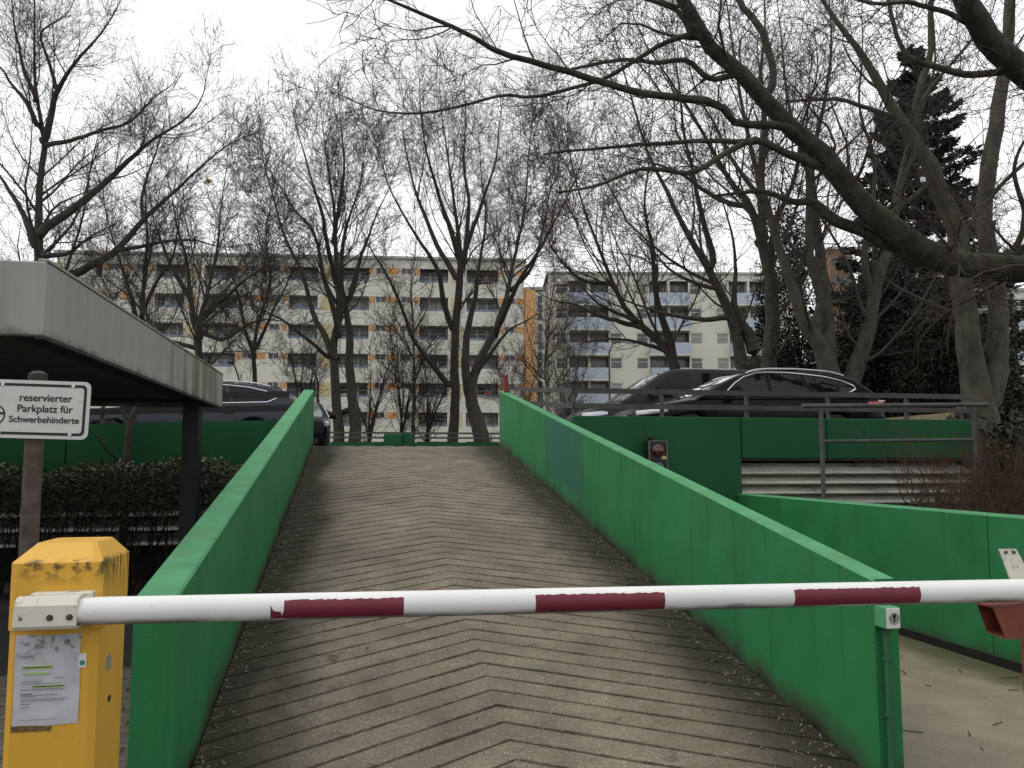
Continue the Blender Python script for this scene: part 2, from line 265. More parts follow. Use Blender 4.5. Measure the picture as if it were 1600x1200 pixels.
# ------------------------------------------------------------------ mesh helpers
class MB:
    def __init__(s): s.v = []; s.f = []; s.hb = []
    def add(s, vs, fs, hb=None):
        o = len(s.v); s.v += [tuple(map(float, v)) for v in vs]; s.f += [tuple(i+o for i in f) for f in fs]
        s.hb += list(hb) if hb is not None else [1.]*len(vs); return s
    def box(s, x0, x1, y0, y1, z0, z1, c=0.):
        if c <= 0:
            s.add([(x0, y0, z0), (x1, y0, z0), (x1, y1, z0), (x0, y1, z0), (x0, y0, z1), (x1, y0, z1), (x1, y1, z1), (x0, y1, z1)],
                  [(0, 3, 2, 1), (4, 5, 6, 7), (0, 1, 5, 4), (1, 2, 6, 5), (2, 3, 7, 6), (3, 0, 4, 7)]); return s
        pts = []
        for z, q in ((z0, c), (z0+c, 0), (z1-c, 0), (z1, c)):
            pts.append([(x0+c+q*0, y0+q, z), (x1-c, y0+q, z), (x1-q, y0+c, z), (x1-q, y1-c, z), (x1-c, y1-q, z), (x0+c, y1-q, z), (x0+q, y1-c, z), (x0+q, y0+c, z)])
        return s.loft(pts, cap=True)
    def loft(s, rings, closed=True, cap=False, hb=None):
        n = len(rings[0]); vs = [p for r in rings for p in r]; fs = []
        for k in range(len(rings)-1):
            for i in range(n if closed else n-1):
                j = (i+1) % n; fs.append((k*n+i, k*n+j, (k+1)*n+j, (k+1)*n+i))
        if cap: fs += [tuple(range(n-1, -1, -1)), tuple((len(rings)-1)*n+i for i in range(n))]
        return s.add(vs, fs, hb)
    def tube(s, path, r, n=8, cap=True):
        P = [np.array(p, float) for p in path]; rings = []; rr = r if hasattr(r, '__len__') else [r]*len(P)
        t0 = P[1]-P[0]; t0 = t0/np.linalg.norm(t0); a = np.array([0, 0, 1.]) if abs(t0[2]) < .9 else np.array([1., 0, 0])
        u = np.cross(t0, a); u /= np.linalg.norm(u)
        for k, p in enumerate(P):
            t = P[min(k+1, len(P)-1)]-P[max(k-1, 0)]; t = t/np.linalg.norm(t)
            u = u-t*(u@t); u /= np.linalg.norm(u); w = np.cross(t, u)
            rings.append([tuple(p+rr[k]*(math.cos(2*math.pi*i/n)*u+math.sin(2*math.pi*i/n)*w)) for i in range(n)])
        return s.loft(rings, cap=cap)
    def disc(s, c, axis, r, th, n=16):
        c = np.array(c, float); a = np.array(axis, float); return s.tube([c, c+a*th], r, n)
    def prism(s, poly, axis, a0, a1):
        n = len(poly); put = {'x': lambda p, a: (a, p[0], p[1]), 'y': lambda p, a: (p[0], a, p[1]), 'z': lambda p, a: (p[0], p[1], a)}[axis]
        return s.loft([[put(p, a0) for p in poly], [put(p, a1) for p in poly]], cap=True)
    def quad(s, a, b, c, d): return s.add([a, b, c, d], [(0, 1, 2, 3)])
    def mesh(s, name, m, smooth=None):
        me = bpy.data.meshes.new(name); me.from_pydata(s.v, [], s.f); me.materials.append(m)
        bm = bmesh.new(); bm.from_mesh(me); bmesh.ops.recalc_face_normals(bm, faces=bm.faces); bm.to_mesh(me); bm.free()
        at_ = me.attributes.new('hb', 'FLOAT', 'POINT'); at_.data.foreach_set('value', s.hb)
        if smooth is not None:
            me.polygons.foreach_set('use_smooth', [True]*len(me.polygons)); me.set_sharp_from_angle(angle=R(smooth))
        return me
    def build(s, name, m, parent=None, smooth=None): return link(name, s.mesh(name, m, smooth), parent)
def link(name, me, parent=None):
    o = bpy.data.objects.new(name, me); col.objects.link(o)
    if parent is not None: o.parent = parent
    return o
def empty(name, loc=(0, 0, 0), rz=0.):
    o = bpy.data.objects.new(name, None); col.objects.link(o); o.location = loc; o.rotation_euler = (0, 0, rz); o.empty_display_size = .2; return o
def tag(o, label=None, cat=None, group=None, kind=None):
    for k, v in (('label', label), ('category', cat), ('group', group), ('kind', kind)):
        if v: o[k] = v
    return o
def struct(o): o['kind'] = 'structure'; return o
def np_mesh(name, V, Q, m, smooth=False, tri=False):
    k = 3 if tri else 4; me = bpy.data.meshes.new(name); V = np.ascontiguousarray(V, np.float32); Q = np.ascontiguousarray(Q, np.int32)
    me.vertices.add(len(V)); me.vertices.foreach_set('co', V.ravel()); me.loops.add(Q.size); me.loops.foreach_set('vertex_index', Q.ravel())
    me.polygons.add(len(Q)); me.polygons.foreach_set('loop_start', np.arange(0, Q.size, k, dtype=np.int32)); me.polygons.foreach_set('loop_total', np.full(len(Q), k, np.int32))
    if smooth: me.polygons.foreach_set('use_smooth', np.ones(len(Q), bool))
    me.materials.append(m); me.update(calc_edges=True); me.validate(); return me
def text_mesh(name, body, size, m, parent, loc, rot, align='CENTER', ext=.0008, spacing=1., bold=0.):
    cu = bpy.data.curves.new(name, 'FONT'); cu.body = body; cu.size = size; cu.extrude = ext; cu.align_x = align; cu.align_y = 'CENTER'; cu.space_character = spacing; cu.offset = bold
    t = bpy.data.objects.new(name+'_tmp', cu); col.objects.link(t); dg = bpy.context.evaluated_depsgraph_get()
    me = bpy.data.meshes.new_from_object(t.evaluated_get(dg)); bpy.data.objects.remove(t); me.materials.clear(); me.materials.append(m)
    o = link(name, me, parent); o.location = loc; o.rotation_euler = rot; return o

# ------------------------------------------------------------------ the setting: ground, lane, carport floor, garden, deck, ramp
RX0, RX1, RY0, RY1, RS, DZ = -.78, 2.554, 3.75, 14.9, .169, 1.75
def rz_(y): return RS*(y-RY0)
g = MB(); g.quad((-300, -60, -.03), (300, -60, -.03), (300, 420, -.03), (-300, 420, -.03)); struct(g.build('ground', M_soil))
g = MB(); nx, ny = 12, 16
g.quad((-14, -6, -.004), (RX1+.19, -6, -.004), (RX1+.19, 3.72, -.004), (-14, 3.72, -.004))
g.quad((-14, 3.72, -.004), (-.97, 3.72, -.004), (-.97, 11.0, -.004), (-14, 11.0, -.004)); struct(g.build('forecourt_pavement', M_asph))
g = MB(); g.quad((RX1+.19, -6, 0), (5.0, -6, 0), (5.0, 10.4, 0), (RX1+.19, 10.4, 0)); struct(g.build('lane_pavement', M_lane))
# pavers beside the barrier cabinet
pav = empty('paver_strip', (0, 0, 0)); struct(pav)
pme = MB().box(-.098, .098, -.048, .048, 0, .03, .006).mesh('paver', M_paver)
for i in range(32):
    for j in range(8):
        o = link('paver', pme, pav); y = 3.85+i*.1; x = -2.55+j*.2+(.1 if i % 2 else 0)
        o.location = (x, y, -.006+random.uniform(-.003, .003)); o.rotation_euler = (random.uniform(-.012, .012), random.uniform(-.012, .012), random.uniform(-.01, .01))
# raised garden behind the lane wall
g = MB(); n = 40; vs = []; fs = []
xs = np.concatenate([np.linspace(5.2, 14, 18), np.linspace(16, 90, 14)]); ys = np.linspace(-4, 70, 60)
for y in ys:
    for x in xs: vs.append((x, y, .93+.05*math.sin(x*1.7+y*.9)+.04*math.sin(y*2.3-x)))
w = len(xs)
for j in range(len(ys)-1):
    for i in range(w-1):
        if ys[j] > 10.2 and ys[j+1] < 31 and xs[i] < 10: continue
        fs.append((j*w+i, j*w+i+1, (j+1)*w+i+1, (j+1)*w+i))
g.add(vs, fs); struct(g.build('garden_soil', M_soil))
# parking deck slab
DX1 = 8.66
g = MB(); g.prism([(RX1+.19, 10.64), (DX1, 10.64), (10.35, 13.0), (10.35, 30.0), (-14, 30.0), (-14, 12.4), (-.97, 12.4), (-.97, RY1), (RX1+.19, RY1)], 'z', 1.62, DZ)
struct(g.build('parking_deck_floor', M_deck))
g = MB(); g.quad((-14, 30.3, -.02), (40, 30.3, -.02), (40, 77, -.02), (-14, 77, -.02)); struct(g.build('courtyard_lawn', mat('winter_grass', (.06, .075, .03), .95, var=.5, scale=1.2)))

# ramp: dark bed with proud chevron ribs
ramp = empty('ramp'); struct(ramp); ramp['label'] = 'grooved concrete ramp with chevron ribs between the green walls'
g = MB(); g.prism([(RY0, -.2), (RY0, -.058), (RY1, rz_(RY1)-.058), (RY1, -.2)], 'x', RX0+.003, RX1-.003); g.build('ramp_bed', M_groove, ramp)
AX = .82; PIT = .2
def rib(side, k):
    xe = RX0+.006 if side < 0 else RX1-.006; sl = .535 if side < 0 else .475
    rng = random.Random(k*2+(side > 0)); ns = 9; rings = []
    for i in range(ns+1):
        x = AX-side*.0004+(xe-AX)*i/ns; yb = 3.3+k*PIT-abs(x-AX)*sl
        w1 = rng.uniform(-.004, .004); w2 = rng.uniform(-.004, .004); gw = rng.uniform(.0058, .0082)
        a, b = yb+gw+w1, yb+PIT-gw+w2
        a2, b2 = a+.004, b-.004
        cl = lambda y: min(max(y, RY0), RY1)
        a, b, a2, b2 = cl(a), cl(b), cl(a2), cl(b2)
        dz = .0015*math.sin(k*1.7+i*.8)
        m1, m2 = min(a2+.028, (a2+b2)/2), max(b2-.022, (a2+b2)/2)
        rings.append([(x, a, rz_(a)-.055), (x, a2, rz_(a2)+dz), (x, m1, rz_(m1)+dz), (x, m2, rz_(m2)+dz), (x, b2, rz_(b2)+dz), (x, b, rz_(b)-.055)])
    rings = [r for r in rings if r[5][1]-r[0][1] > .012]
    if len(rings) < 2: return
    m = MB(); m.loft(rings, closed=False, hb=[0, 0, 1, 1, 0, 0]*len(rings)); m.add(rings[0], [(0, 1, 2, 3, 4, 5)]); m.add(rings[-1], [(0, 1, 2, 3, 4, 5)])
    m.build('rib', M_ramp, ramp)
for k in range(0, 68):
    for sd in (-1, 1): rib(sd, k)

# ------------------------------------------------------------------ green walls
def wall_panel(parent, name, m, y0, y1, xa, xb, zb, zt, gap=.005, skylit_top=True):
    """upright slab between two y stations; zb, zt give foot and top height at y"""
    y0 += gap; y1 -= gap; p = MB(); c = .012
    n = max(2, int((y1-y0)/.5)); rings = []; hb = []
    for i in range(n+1):
        y = y0+(y1-y0)*i/n; b, t = zb(y), zt(y); f = max(zb(y), rz_(y) if y > RY0 else 0)
        rings.append([(xa, y, b), (xb, y, b), (xb, y, t-c), (xb-c, y, t), (xa+c, y, t), (xa, y, t-c)])
        hb += [b-f, b-f, t-c-f, t-f, t-f, t-c-f]
    p.loft(rings, cap=True, hb=hb); o = p.build(name, m, parent)
    if skylit_top:
        o.data.materials.append(M_green_skylit)
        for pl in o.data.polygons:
            if pl.normal.z > .5: pl.material_index = 1  # upward faces get the green with sky brightness painted in
    return o
def ramp_wall(xa, xb, y_start, lab, m, top):
    w = empty('ramp_wall', ((xa+xb)/2, y_start, 0)); w.location = (0, 0, 0); tag(w, lab, 'wall', 'green walls along the ramp')
    js = [y_start, 7.5, 11.2, 15.05]
    for a, b in zip(js[:-1], js[1:]): wall_panel(w, 'panel', m, a, b, xa, xb, lambda y: -.3, lambda y: rz_(y)+top)
    return w
W1 = ramp_wall(RX0-.185, RX0, 3.99, 'green sloping concrete wall on the left side of the ramp', M_green, .965)
W2 = ramp_wall(RX1, RX1+.13, 3.83, 'green sloping concrete wall with bluish repainted patch, right side of the ramp', M_greenp, 1.0)
W3 = empty('lane_wall'); tag(W3, 'low level green concrete wall along the lane on the far right', 'wall')
js = [-2.0, 2.4, 5.95, 9.3, 12.6]
for a, b in zip(js[:-1], js[1:]): wall_panel(W3, 'panel', M_green, a, b, 5.0, 5.2, lambda y: -.3, lambda y: 1.18)
for p in W3.children:      # foot height measured from the flat lane
    me = p.data; z = np.zeros(len(me.vertices)*3); me.vertices.foreach_get('co', z); me.attributes['hb'].data.foreach_set('value', z[2::3].copy())
dark_foot = MB().box(4.985, 4.998, 3, 10.3, 0, .07).build('foot_strip', M_groove, W3)

# deck front, right: parapet slabs, full-height wall and louvres
PZ0, PZ1 = 1.65, 2.2
dr = empty('deck_parapet'); tag(dr, 'dark green deck parapet behind the right ramp wall, traffic signal in front', 'parapet', 'green parapets of the parking deck')
for a, b, zl in ((RX1+.19, 5.07, -.1), (5.07, 6.33, PZ0), (6.33, DX1, PZ0)):
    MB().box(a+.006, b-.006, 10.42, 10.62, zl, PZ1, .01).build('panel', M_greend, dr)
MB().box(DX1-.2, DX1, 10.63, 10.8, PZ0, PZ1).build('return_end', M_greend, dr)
def louvre_bank(label, x0, x1, y, zs, depth=.34):
    t = empty('louvre_bank', (0, 0, 0)); tag(t, label, 'louvres', 'concrete louvres under the deck')
    for z in zs:
        m = MB(); m.prism([(y, z), (y+.03, z-.018), (y+depth, z+.10), (y+depth-.02, z+.135)], 'x', x0, x1); m.build('louvre_blade', M_louvre, t)
    MB().box(x0, x1, y+.55, y+.6, -.1, 1.62).build('back_panel', M_darksteel, t)
    for x in np.arange(x0+.05, x1, 2.1): MB().box(x-.04, x+.04, y+depth-.02, y+depth+.1, .3, 1.62).build('support_post', M_soffit, t)
    return t
louvre_bank('pale stained concrete louvres under the right deck parapet', 5.08, DX1-.05, 10.46, [1.45, 1.315, 1.18, 1.045, .91, .775])
dl = empty('deck_parapet'); tag(dl, 'dark green deck parapet behind the clipped hedge on the left', 'parapet', 'green parapets of the parking deck')
ztl = lambda x: 2.2-.03*max(0, -1.0-x)
xs_ = [-.97, -2.25, -3.9, -6.4, -9.0, -11.5]
for a, b in zip(xs_[:-1], xs_[1:]):
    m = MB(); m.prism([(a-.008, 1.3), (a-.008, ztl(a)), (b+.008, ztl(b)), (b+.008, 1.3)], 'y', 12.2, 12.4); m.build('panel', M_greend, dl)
louvre_bank('pale louvres half hidden behind the stems of the left hedge', -11.5, -.99, 12.35, [1.06, .86, .66, .46])
# far parapet with the raised green box
df = empty('deck_parapet'); tag(df, 'low green parapet at the far end of the deck with a raised box', 'parapet', 'green parapets of the parking deck')
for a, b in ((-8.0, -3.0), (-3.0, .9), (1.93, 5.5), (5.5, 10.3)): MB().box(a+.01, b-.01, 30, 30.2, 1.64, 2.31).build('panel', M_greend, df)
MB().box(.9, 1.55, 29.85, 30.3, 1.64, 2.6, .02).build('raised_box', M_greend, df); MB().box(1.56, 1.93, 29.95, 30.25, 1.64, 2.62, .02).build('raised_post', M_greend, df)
# kerb strip of the far deck edge
def rail_fence(label, pts, z0f, hs, post_step, rh=.055, post_w=.05, mat_=None, group='deck railings', first=.0, th=.03):
    """flat-board railing along a polyline of (x, y); z0f gives parapet top"""
    t = empty('deck_railing'); tag(t, label, 'railing', group); mat_ = mat_ or M_rail
    for (x0, y0), (x1, y1) in zip(pts[:-1], pts[1:]):
        L = math.hypot(x1-x0, y1-y0); a = math.atan2(y1-y0, x1-x0); ux, uy = math.cos(a), math.sin(a)
        s = first
        while s < L+.01:
            x, y = x0+ux*s, y0+uy*s; z = z0f(x)
            o = MB().box(-.02, .02, -post_w/2, post_w/2, -.02, hs[-1]-.01).build('post', M_galv, t); o.location = (x, y, z); o.rotation_euler = (0, 0, a); s += post_step
        for h in hs:
            m = MB(); m.loft([[(x0+uy*q, y0-ux*q, z0f(x0)+h+zz) for q, zz in ((.03, -rh), (.03+th, -rh), (.03+th, rh), (.03, rh))], [(x1+uy*q, y1-ux*q, z0f(x1)+h+zz) for q, zz in ((.03, -rh), (.03+th, -rh), (.03+th, rh), (.03, rh))]], cap=True)
            m.build('rail', mat_, t)
    return t
rail_fence('grey two-board railing on the right deck parapet in front of the black wagon', [(2.78, 10.55), (DX1, 10.55)], lambda x: PZ1, [.135, .335], 1.22, rh=.034, first=.0)
M_rail2 = mat('dark_weathered_board', (.024, .021, .018), .75, var=.4, scale=8, bump=.15, stretch=(.4, 1, 1))
rail_fence('grey two-board railing on the left deck parapet near the canopy end', [(-11.5, 12.3), (-.985, 12.3)], ztl, [.17, .37], 1.28, rh=.045, first=.34, mat_=M_rail2)
rail_fence('thin grey railing along the far edge of the deck behind the ramp crest', [(-8, 30.05), (10.3, 30.05)], lambda x: 2.31, [.16, .33], 1.6, rh=.032)
rail_fence('tan wooden rails along the right edge of the deck behind the black wagon', [(DX1, 10.7), (10.25, 13.0), (10.25, 20)], lambda x: DZ-.02, [.42, .68], 1.1, rh=.06, mat_=M_tan)
sr = empty('deck_railing'); tag(sr, 'grey sloping railing outside the right ramp wall, rising to the red post', 'railing', 'deck railings')
for h0, h1, ye in ((.335, .72, 14.7), (.135, .48, 14.7)):
    m = MB(); m.loft([[(x, 10.52, PZ1+h0+z) for x, z in ((2.75, -.034), (2.78, -.034), (2.78, .034), (2.75, .034))], [(x, ye, PZ1+h1+z) for x, z in ((2.75, -.034), (2.78, -.034), (2.78, .034), (2.75, .034))]], cap=True); m.build('rail', M_rail, sr)
for y in (11.2, 12.6, 14.0): MB().box(2.782, 2.82, y-.025, y+.025, DZ-.02, PZ1+.335+.092*(y-10.5)).build('post', M_galv, sr)
rp = MB().box(-.036, .036, -.036, .036, 0, .33, .008).build('red_post', M_redpost); rp.location = (RX1+.065, 14.72, rz_(14.72)+.99); tag(rp, 'short red post on the top end of the right ramp wall', 'post')

# steel pipe guard rail above the lane wall
hr = empty('pipe_guardrail', (0, 0, 0)); tag(hr, 'grey pipe guard rail with two posts above the lane wall', 'guard rail')
A, B = np.array([4.996, 8.72]), np.array([7.10, 8.33]); P1, P2 = np.array([5.212, 8.69]), np.array([6.928, 8.37])
MB().tube([(*A, 2.24), (*B, 2.256)], .026, 10).build('top_pipe', M_galv, hr, 40)
MB().tube([(*P1, 1.835), (*P2, 1.855)], .02, 10).build('middle_pipe', M_galv, hr, 40)
for p in (P1, P2): MB().tube([(*p, .85), (*p, 2.235)], .026, 10).build('post', M_galv, hr, 40)

# ------------------------------------------------------------------ carport canopy
cp = empty('carport_canopy', (-1.9, 10.2, 0)); cp.location = (0, 0, 0); tag(cp, 'flat carport canopy with pale metal fascia and dark corrugated underside', 'canopy')
CX, CY0, CY1, CZ0, CZ1 = -1.7, 4.87, 10.97, 2.285, 2.70
ys_ = [CY0, 7.35, 9.25, CY1]
for a, b in zip(ys_[:-1], ys_[1:]):
    MB().box(CX-.06, CX, a+(.064 if a == CY0 else .005), b-.005, CZ0, CZ1, .008).build('side_fascia_panel', M_fascia, cp)
for a, b in ((-7.5, -5.2), (-5.2, -3.4), (-3.4, CX)): MB().box(a+.003, b-.003, CY0, CY0+.06, CZ0, CZ1, .008).build('front_fascia_panel', M_fascia, cp)
MB().box(-7.5, CX-.063, CY1-.06, CY1-.003, CZ0, CZ1, .008).build('back_fascia_panel', M_fascia, cp)
MB().box(-7.5, CX-.062, CY0+.062, CY1-.062, CZ1-.06, CZ1-.02).build('roof_sheet', M_fascia, cp)
m = MB(); prof = []; y = CY0+.08; i = 0
while y < CY1-.1: prof.append((y, CZ0+.04+(.045 if i % 4 in (1, 2) else 0))); y += .055 if i % 2 else .03; i += 1
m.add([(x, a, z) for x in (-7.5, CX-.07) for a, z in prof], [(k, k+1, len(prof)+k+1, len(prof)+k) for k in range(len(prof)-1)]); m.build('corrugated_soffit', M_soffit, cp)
MB().box(CX-.05, CX+.006, CY0+.01, CY1-.01, CZ1+.001, CZ1+.018, .003).build('edge_trim', M_fascia, cp)
MB().box(CX-.045, CX-.004, CY0+.01, CY1-.01, CZ0-.014, CZ0-.001).build('drip_edge', M_darksteel, cp)
MB().box(CX-.2, CX-.064, CY0+.065, CY1-.065, CZ0+.005, CZ0+.2).build('edge_beam', M_darksteel, cp)
for x, y in ((-1.915, 10.25), (-6.6, 10.25), (-6.6, 6.2)): MB().box(x-.095, x+.095, y-.1, y+.1, -.02, CZ0+.1, .01).build('post', M_darksteel, cp)
MB().box(-7.4, -1.8, 10.15, 10.35, CZ0+.01, CZ0+.24).build('cross_beam', M_darksteel, cp)

# ------------------------------------------------------------------ barrier: yellow cabinet, arm, rest post
bc = empty('barrier_cabinet', (-.955, 3.12, 0)); bc.location = (0, 0, 0); tag(bc, 'yellow metal barrier cabinet carrying a paper notice, left of the ramp', 'barrier cabinet')
x0, x1, y0, y1 = -1.094, -.816, 2.95, 3.30; zf, zt = 1.275, 1.332
ch = .022
def ringc(x0, x1, y0, y1, z, c=ch): return [(x0+c, y0, z), (x1-c, y0, z), (x1, y0+c, z), (x1, y1-c, z), (x1-c, y1, z), (x0+c, y1, z), (x0, y1-c, z), (x0, y0+c, z)]
e = .004
m = MB(); m.loft([ringc(x0+e, x1-e, y0+e, y1-e, -.01), ringc(x0+e, x1-e, y0+e, y1-e, 1.08)], cap=True); m.build('body', M_yellow, bc)
m = MB(); m.loft([ringc(x0, x1, y0, y1, 1.062), ringc(x0, x1, y0, y1, zf), ringc(x0+.05, x1-.045, y0+.085, y1-.06, zt, .012)], cap=True); m.build('hood', M_yellow, bc)
m = MB(); m.box(-.8195, -.8178, 3.06, 3.115, .90, .95); o = m.build('rating_plate', M_alu, bc)
MB().disc((-.8195, 3.11, .80), (1, 0, 0), .011, .004, 12).build('keyhole', M_ink, bc)
nt_ = empty('paper_notice', (0, 0, 0)); tag(nt_, 'grubby paper notice with green highlighted lines on the yellow cabinet', 'notice')
NX0, NX1, NZ0, NZ1 = atY(25, 1000, 2.95)[0], atY(127, 1000, 2.95)[0], atY(76, 1133, 2.95)[2], atY(76, 992, 2.95)[2]
m = MB(); vs = []; fs = []; nu, nv = 14, 18
for j in range(nv+1):
    for i in range(nu+1):
        u, v = i/nu, j/nv; vs.append((NX0+(NX1-NX0)*u+.0015*math.sin(v*6), 2.9525-.002*abs(math.sin(u*7+v*5)*math.sin(v*9-u*3))-.001, NZ0+(NZ1-NZ0)*v+.0015*math.sin(u*9)))
for j in range(nv):
    for i in range(nu): fs.append((j*(nu+1)+i, j*(nu+1)+i+1, (j+1)*(nu+1)+i+1, (j+1)*(nu+1)+i))
m.add(vs, fs); m.build('sheet', M_paper, nt_, 60)
NW, NH = NX1-NX0, NZ1-NZ0
def nline(u0, u1, v, h, mm, name='text_line', yy=2.9465):
    MB().box(NX0+NW*u0, NX0+NW*u1, yy, yy+.0004, NZ1-NH*(v+h/2), NZ1-NH*(v-h/2)).build(name, mm, nt_)
nline(.12, .58, .355, .034, M_hl, 'highlight'); nline(.13, .54, .425, .022, M_hl, 'highlight'); nline(.28, .78, .567, .026, M_hl, 'highlight')
for u0, u1, v, h, mm in ((.13, .57, .355, .014, M_ink), (.13, .5, .425, .004, M_greyink), (.29, .77, .567, .012, M_ink), (.12, .4, .207, .004, M_greyink), (.12, .28, .23, .010, M_greyink), (.12, .28, .248, .006, M_greyink), (.62, .78, .475, .006, M_greyink),
                         (.12, .42, .51, .006, M_greyink), (.13, .74, .535, .005, M_greyink), (.12, .76, .6, .007, M_greyink), (.12, .28, .645, .008, M_ink), (.12, .68, .66, .006, M_greyink), (.12, .36, .675, .006, M_greyink), (.12, .84, .705, .006, M_greyink), (.12, .78, .722, .005, M_greyink), (.12, .28, .755, .007, M_greyink), (.12, .26, .79, .006, M_greyink), (.12, .68, .93, .004, M_greyink)):
    # break each printed line into words
    u = u0; rr = random.Random(int(v*1000))
    while u < u1:
        w = min(rr.uniform(.03, .1), u1-u); nline(u, u+w, v, h, mm, 'text_line', 2.946); u += w+.008
MB().box(NX0-.002, NX0+NW*.6, 2.9515, 2.9525, NZ0-.018, NZ0+.004).build('tape_residue', M_grime, nt_)
st = empty('round_sticker', (0, 0, 0)); tag(st, 'small white sticker with green disc half under the paper notice', 'sticker')
MB().box(NX1-.006, NX1+.018, 2.9505, 2.9515, atY(130, 1043, 2.95)[2], atY(130, 1021, 2.95)[2]).build('backing', M_plate, st)
MB().disc((NX1+.006, 2.9505, atY(130, 1035.5, 2.95)[2]), (0, -1, 0), .0085, .0006, 20).build('green_disc', M_stgreen, st)

arm = empty('boom_barrier', (0, 0, 0)); tag(arm, 'white tubular barrier arm with dark red stripes across the ramp entrance', 'barrier')
BX0, BX1 = -.93, 2.72; BY = 2.9
def bz(x): return 1.1275-.0085*(x+.86)
m = MB(); m.tube([(x, BY, bz(x)) for x in np.linspace(BX0, BX1, 30)],   .0435, 28); m.build('tube', M_bar, arm, 40)
def stripe(pa, pb, ragged):
    xa, xb = atY(pa, 945, BY-.04)[0], atY(pb, 945, BY-.04)[0]; m = MB(); n, k = 40, 10; rr = random.Random(int(pa)); rings = []; up0 = R(-20)
    for i in range(n+1):
        f = i/n; x = xa+(xb-xa)*f; top = R(38)+R(rr.uniform(-4, 3))
        if ragged and f < .09: top = R(-12)+R(rr.uniform(-6, 6)) if f > .02 else R(18)
        bot = R(-48)
        rings.append([(x, BY-  .0442*math.cos(bot+(top-bot)*j/k), bz(x)+  .0442*math.sin(bot+(top-bot)*j/k)) for j in range(k+1)])
    m.loft(rings, closed=False); m.build('red_stripe', M_red, arm)
stripe(423, 631, True); stripe(837, 1039, False); stripe(1242, 1439, False)
br = empty('arm_bracket', (0, 0, 0)); br.parent = arm
bx0, bx1 = atY(22, 960, 2.86)[0], atY(121, 960, 2.86)[0]; zc = bz(-.95)
pr_ = [(2.895, zc+.052), (2.872, zc+.048), (2.853, zc+.026), (2.850, zc-.036), (2.858, zc-.047), (2.895, zc-.049), (2.895, zc-.043), (2.862, zc-.041), (2.8555, zc-.033), (2.858, zc+.024), (2.874, zc+.042), (2.895, zc+.045)]
bpy.data.objects.remove(br)
m = MB(); m.prism(pr_, 'x', bx0, bx1); br = m.build('bracket', M_cream, arm)
MB().box(bx0+.03, bx1+.028, 2.895, 2.947, zc+.030, zc+.058, .003).build('backing_plate', M_cream, br)
MB().box(bx0+.005, bx1-.005, 2.8975, 2.9475, zc-.047, zc-.03).build('lower_clamp', M_grime, br)
for px in (78, 109): m = MB(); x = atY(px, 958, 2.85)[0]; m.disc((x, 2.8505, zc-.010), (0, -1, 0), .0095, .004, 16); m.disc((x, 2.8465, zc-.010), (0, -1, 0), .0065, .005, 6); m.build('bolt', M_bolt, br)
MB().disc((atY(32, 962, 2.85)[0], 2.851, zc-.012), (0, -1, 0), .005, .002, 12).build('rivet', M_grime, br)
for x in np.linspace(-.2, 2.5, 2): pass
o = MB().box(.84, .856, 2.862, 2.87, bz(.85)-.012, bz(.85)-.002).build('clip', M_bolt, arm)

ps = empty('barrier_rest_post', (2.66, 2.9, 0)); ps.location = (0, 0, 0); tag(ps, 'red oxide rest post with open cradle at the right edge under the barrier arm', 'barrier post')
MB().box(2.668, 2.80, 2.905, 3.03, -.01, 1.055, .006).build('post', M_redox, ps)
m = MB(); ya, yb = 2.9, 2.99; xt, xb_ = atY(1551.5, 948, ya)[0], atY(1572, 999, ya)[0]; zt_, zb_ = atY(1551, 948, ya)[2], atY(1572, 999, ya)[2]
def cring(k, xr=None):
    c_ = ((ya+yb)/2, (zt_+zb_)/2); out = []
    for y, z, f in ((ya, zt_, 0), (yb, zt_+.002, 0), (yb, zb_+.012, .8), (yb-.02, zb_+.003, .95), (ya, zb_, 1)):
        yy, zz = c_[0]+(y-c_[0])*k, c_[1]+(z-c_[1])*k; out.append((xr if xr else xt+(xb_-xt)*f, yy, zz))
    return out
m.loft([cring(.9, 2.672), cring(.9), cring(1.), cring(1., 2.672)]); m.build('cradle_hood', M_redox, ps)
# upright fork plate, leaning, cream with two bolts
pA = [atY(1562, 858, 2.985), atY(1588, 858, 2.985), atY(1600, 880, 2.985), atY(1622, 912, 2.985), atY(1582, 912, 2.985)]
m = MB(); m.loft([[tuple(p) for p in pA], [tuple(p+np.array([0, .008, 0])) for p in pA]], cap=True); fp = m.build('fork_plate', M_cream, ps)
q0, q1 = atY(1622, 912, 2.985), atY(1582, 912, 2.985)
m = MB(); m.loft([[(q1[0], 2.985, q1[2]), (q0[0], 2.985, q0[2]), (q0[0], 2.993, q0[2]), (q1[0], 2.993, q1[2])], [(2.70, 2.985, 1.0), (2.76, 2.985, 1.0), (2.76, 2.993, 1.0), (2.70, 2.993, 1.0)]], cap=True); m.build('fork_stem', M_cream, ps)
for px in (1571, 1583.5): MB().disc(atY(px, 863, 2.985)+np.array([0, -.0005, 0]), (0, -1, 0), .0065, .005, 10).build('bolt', M_bolt, ps)

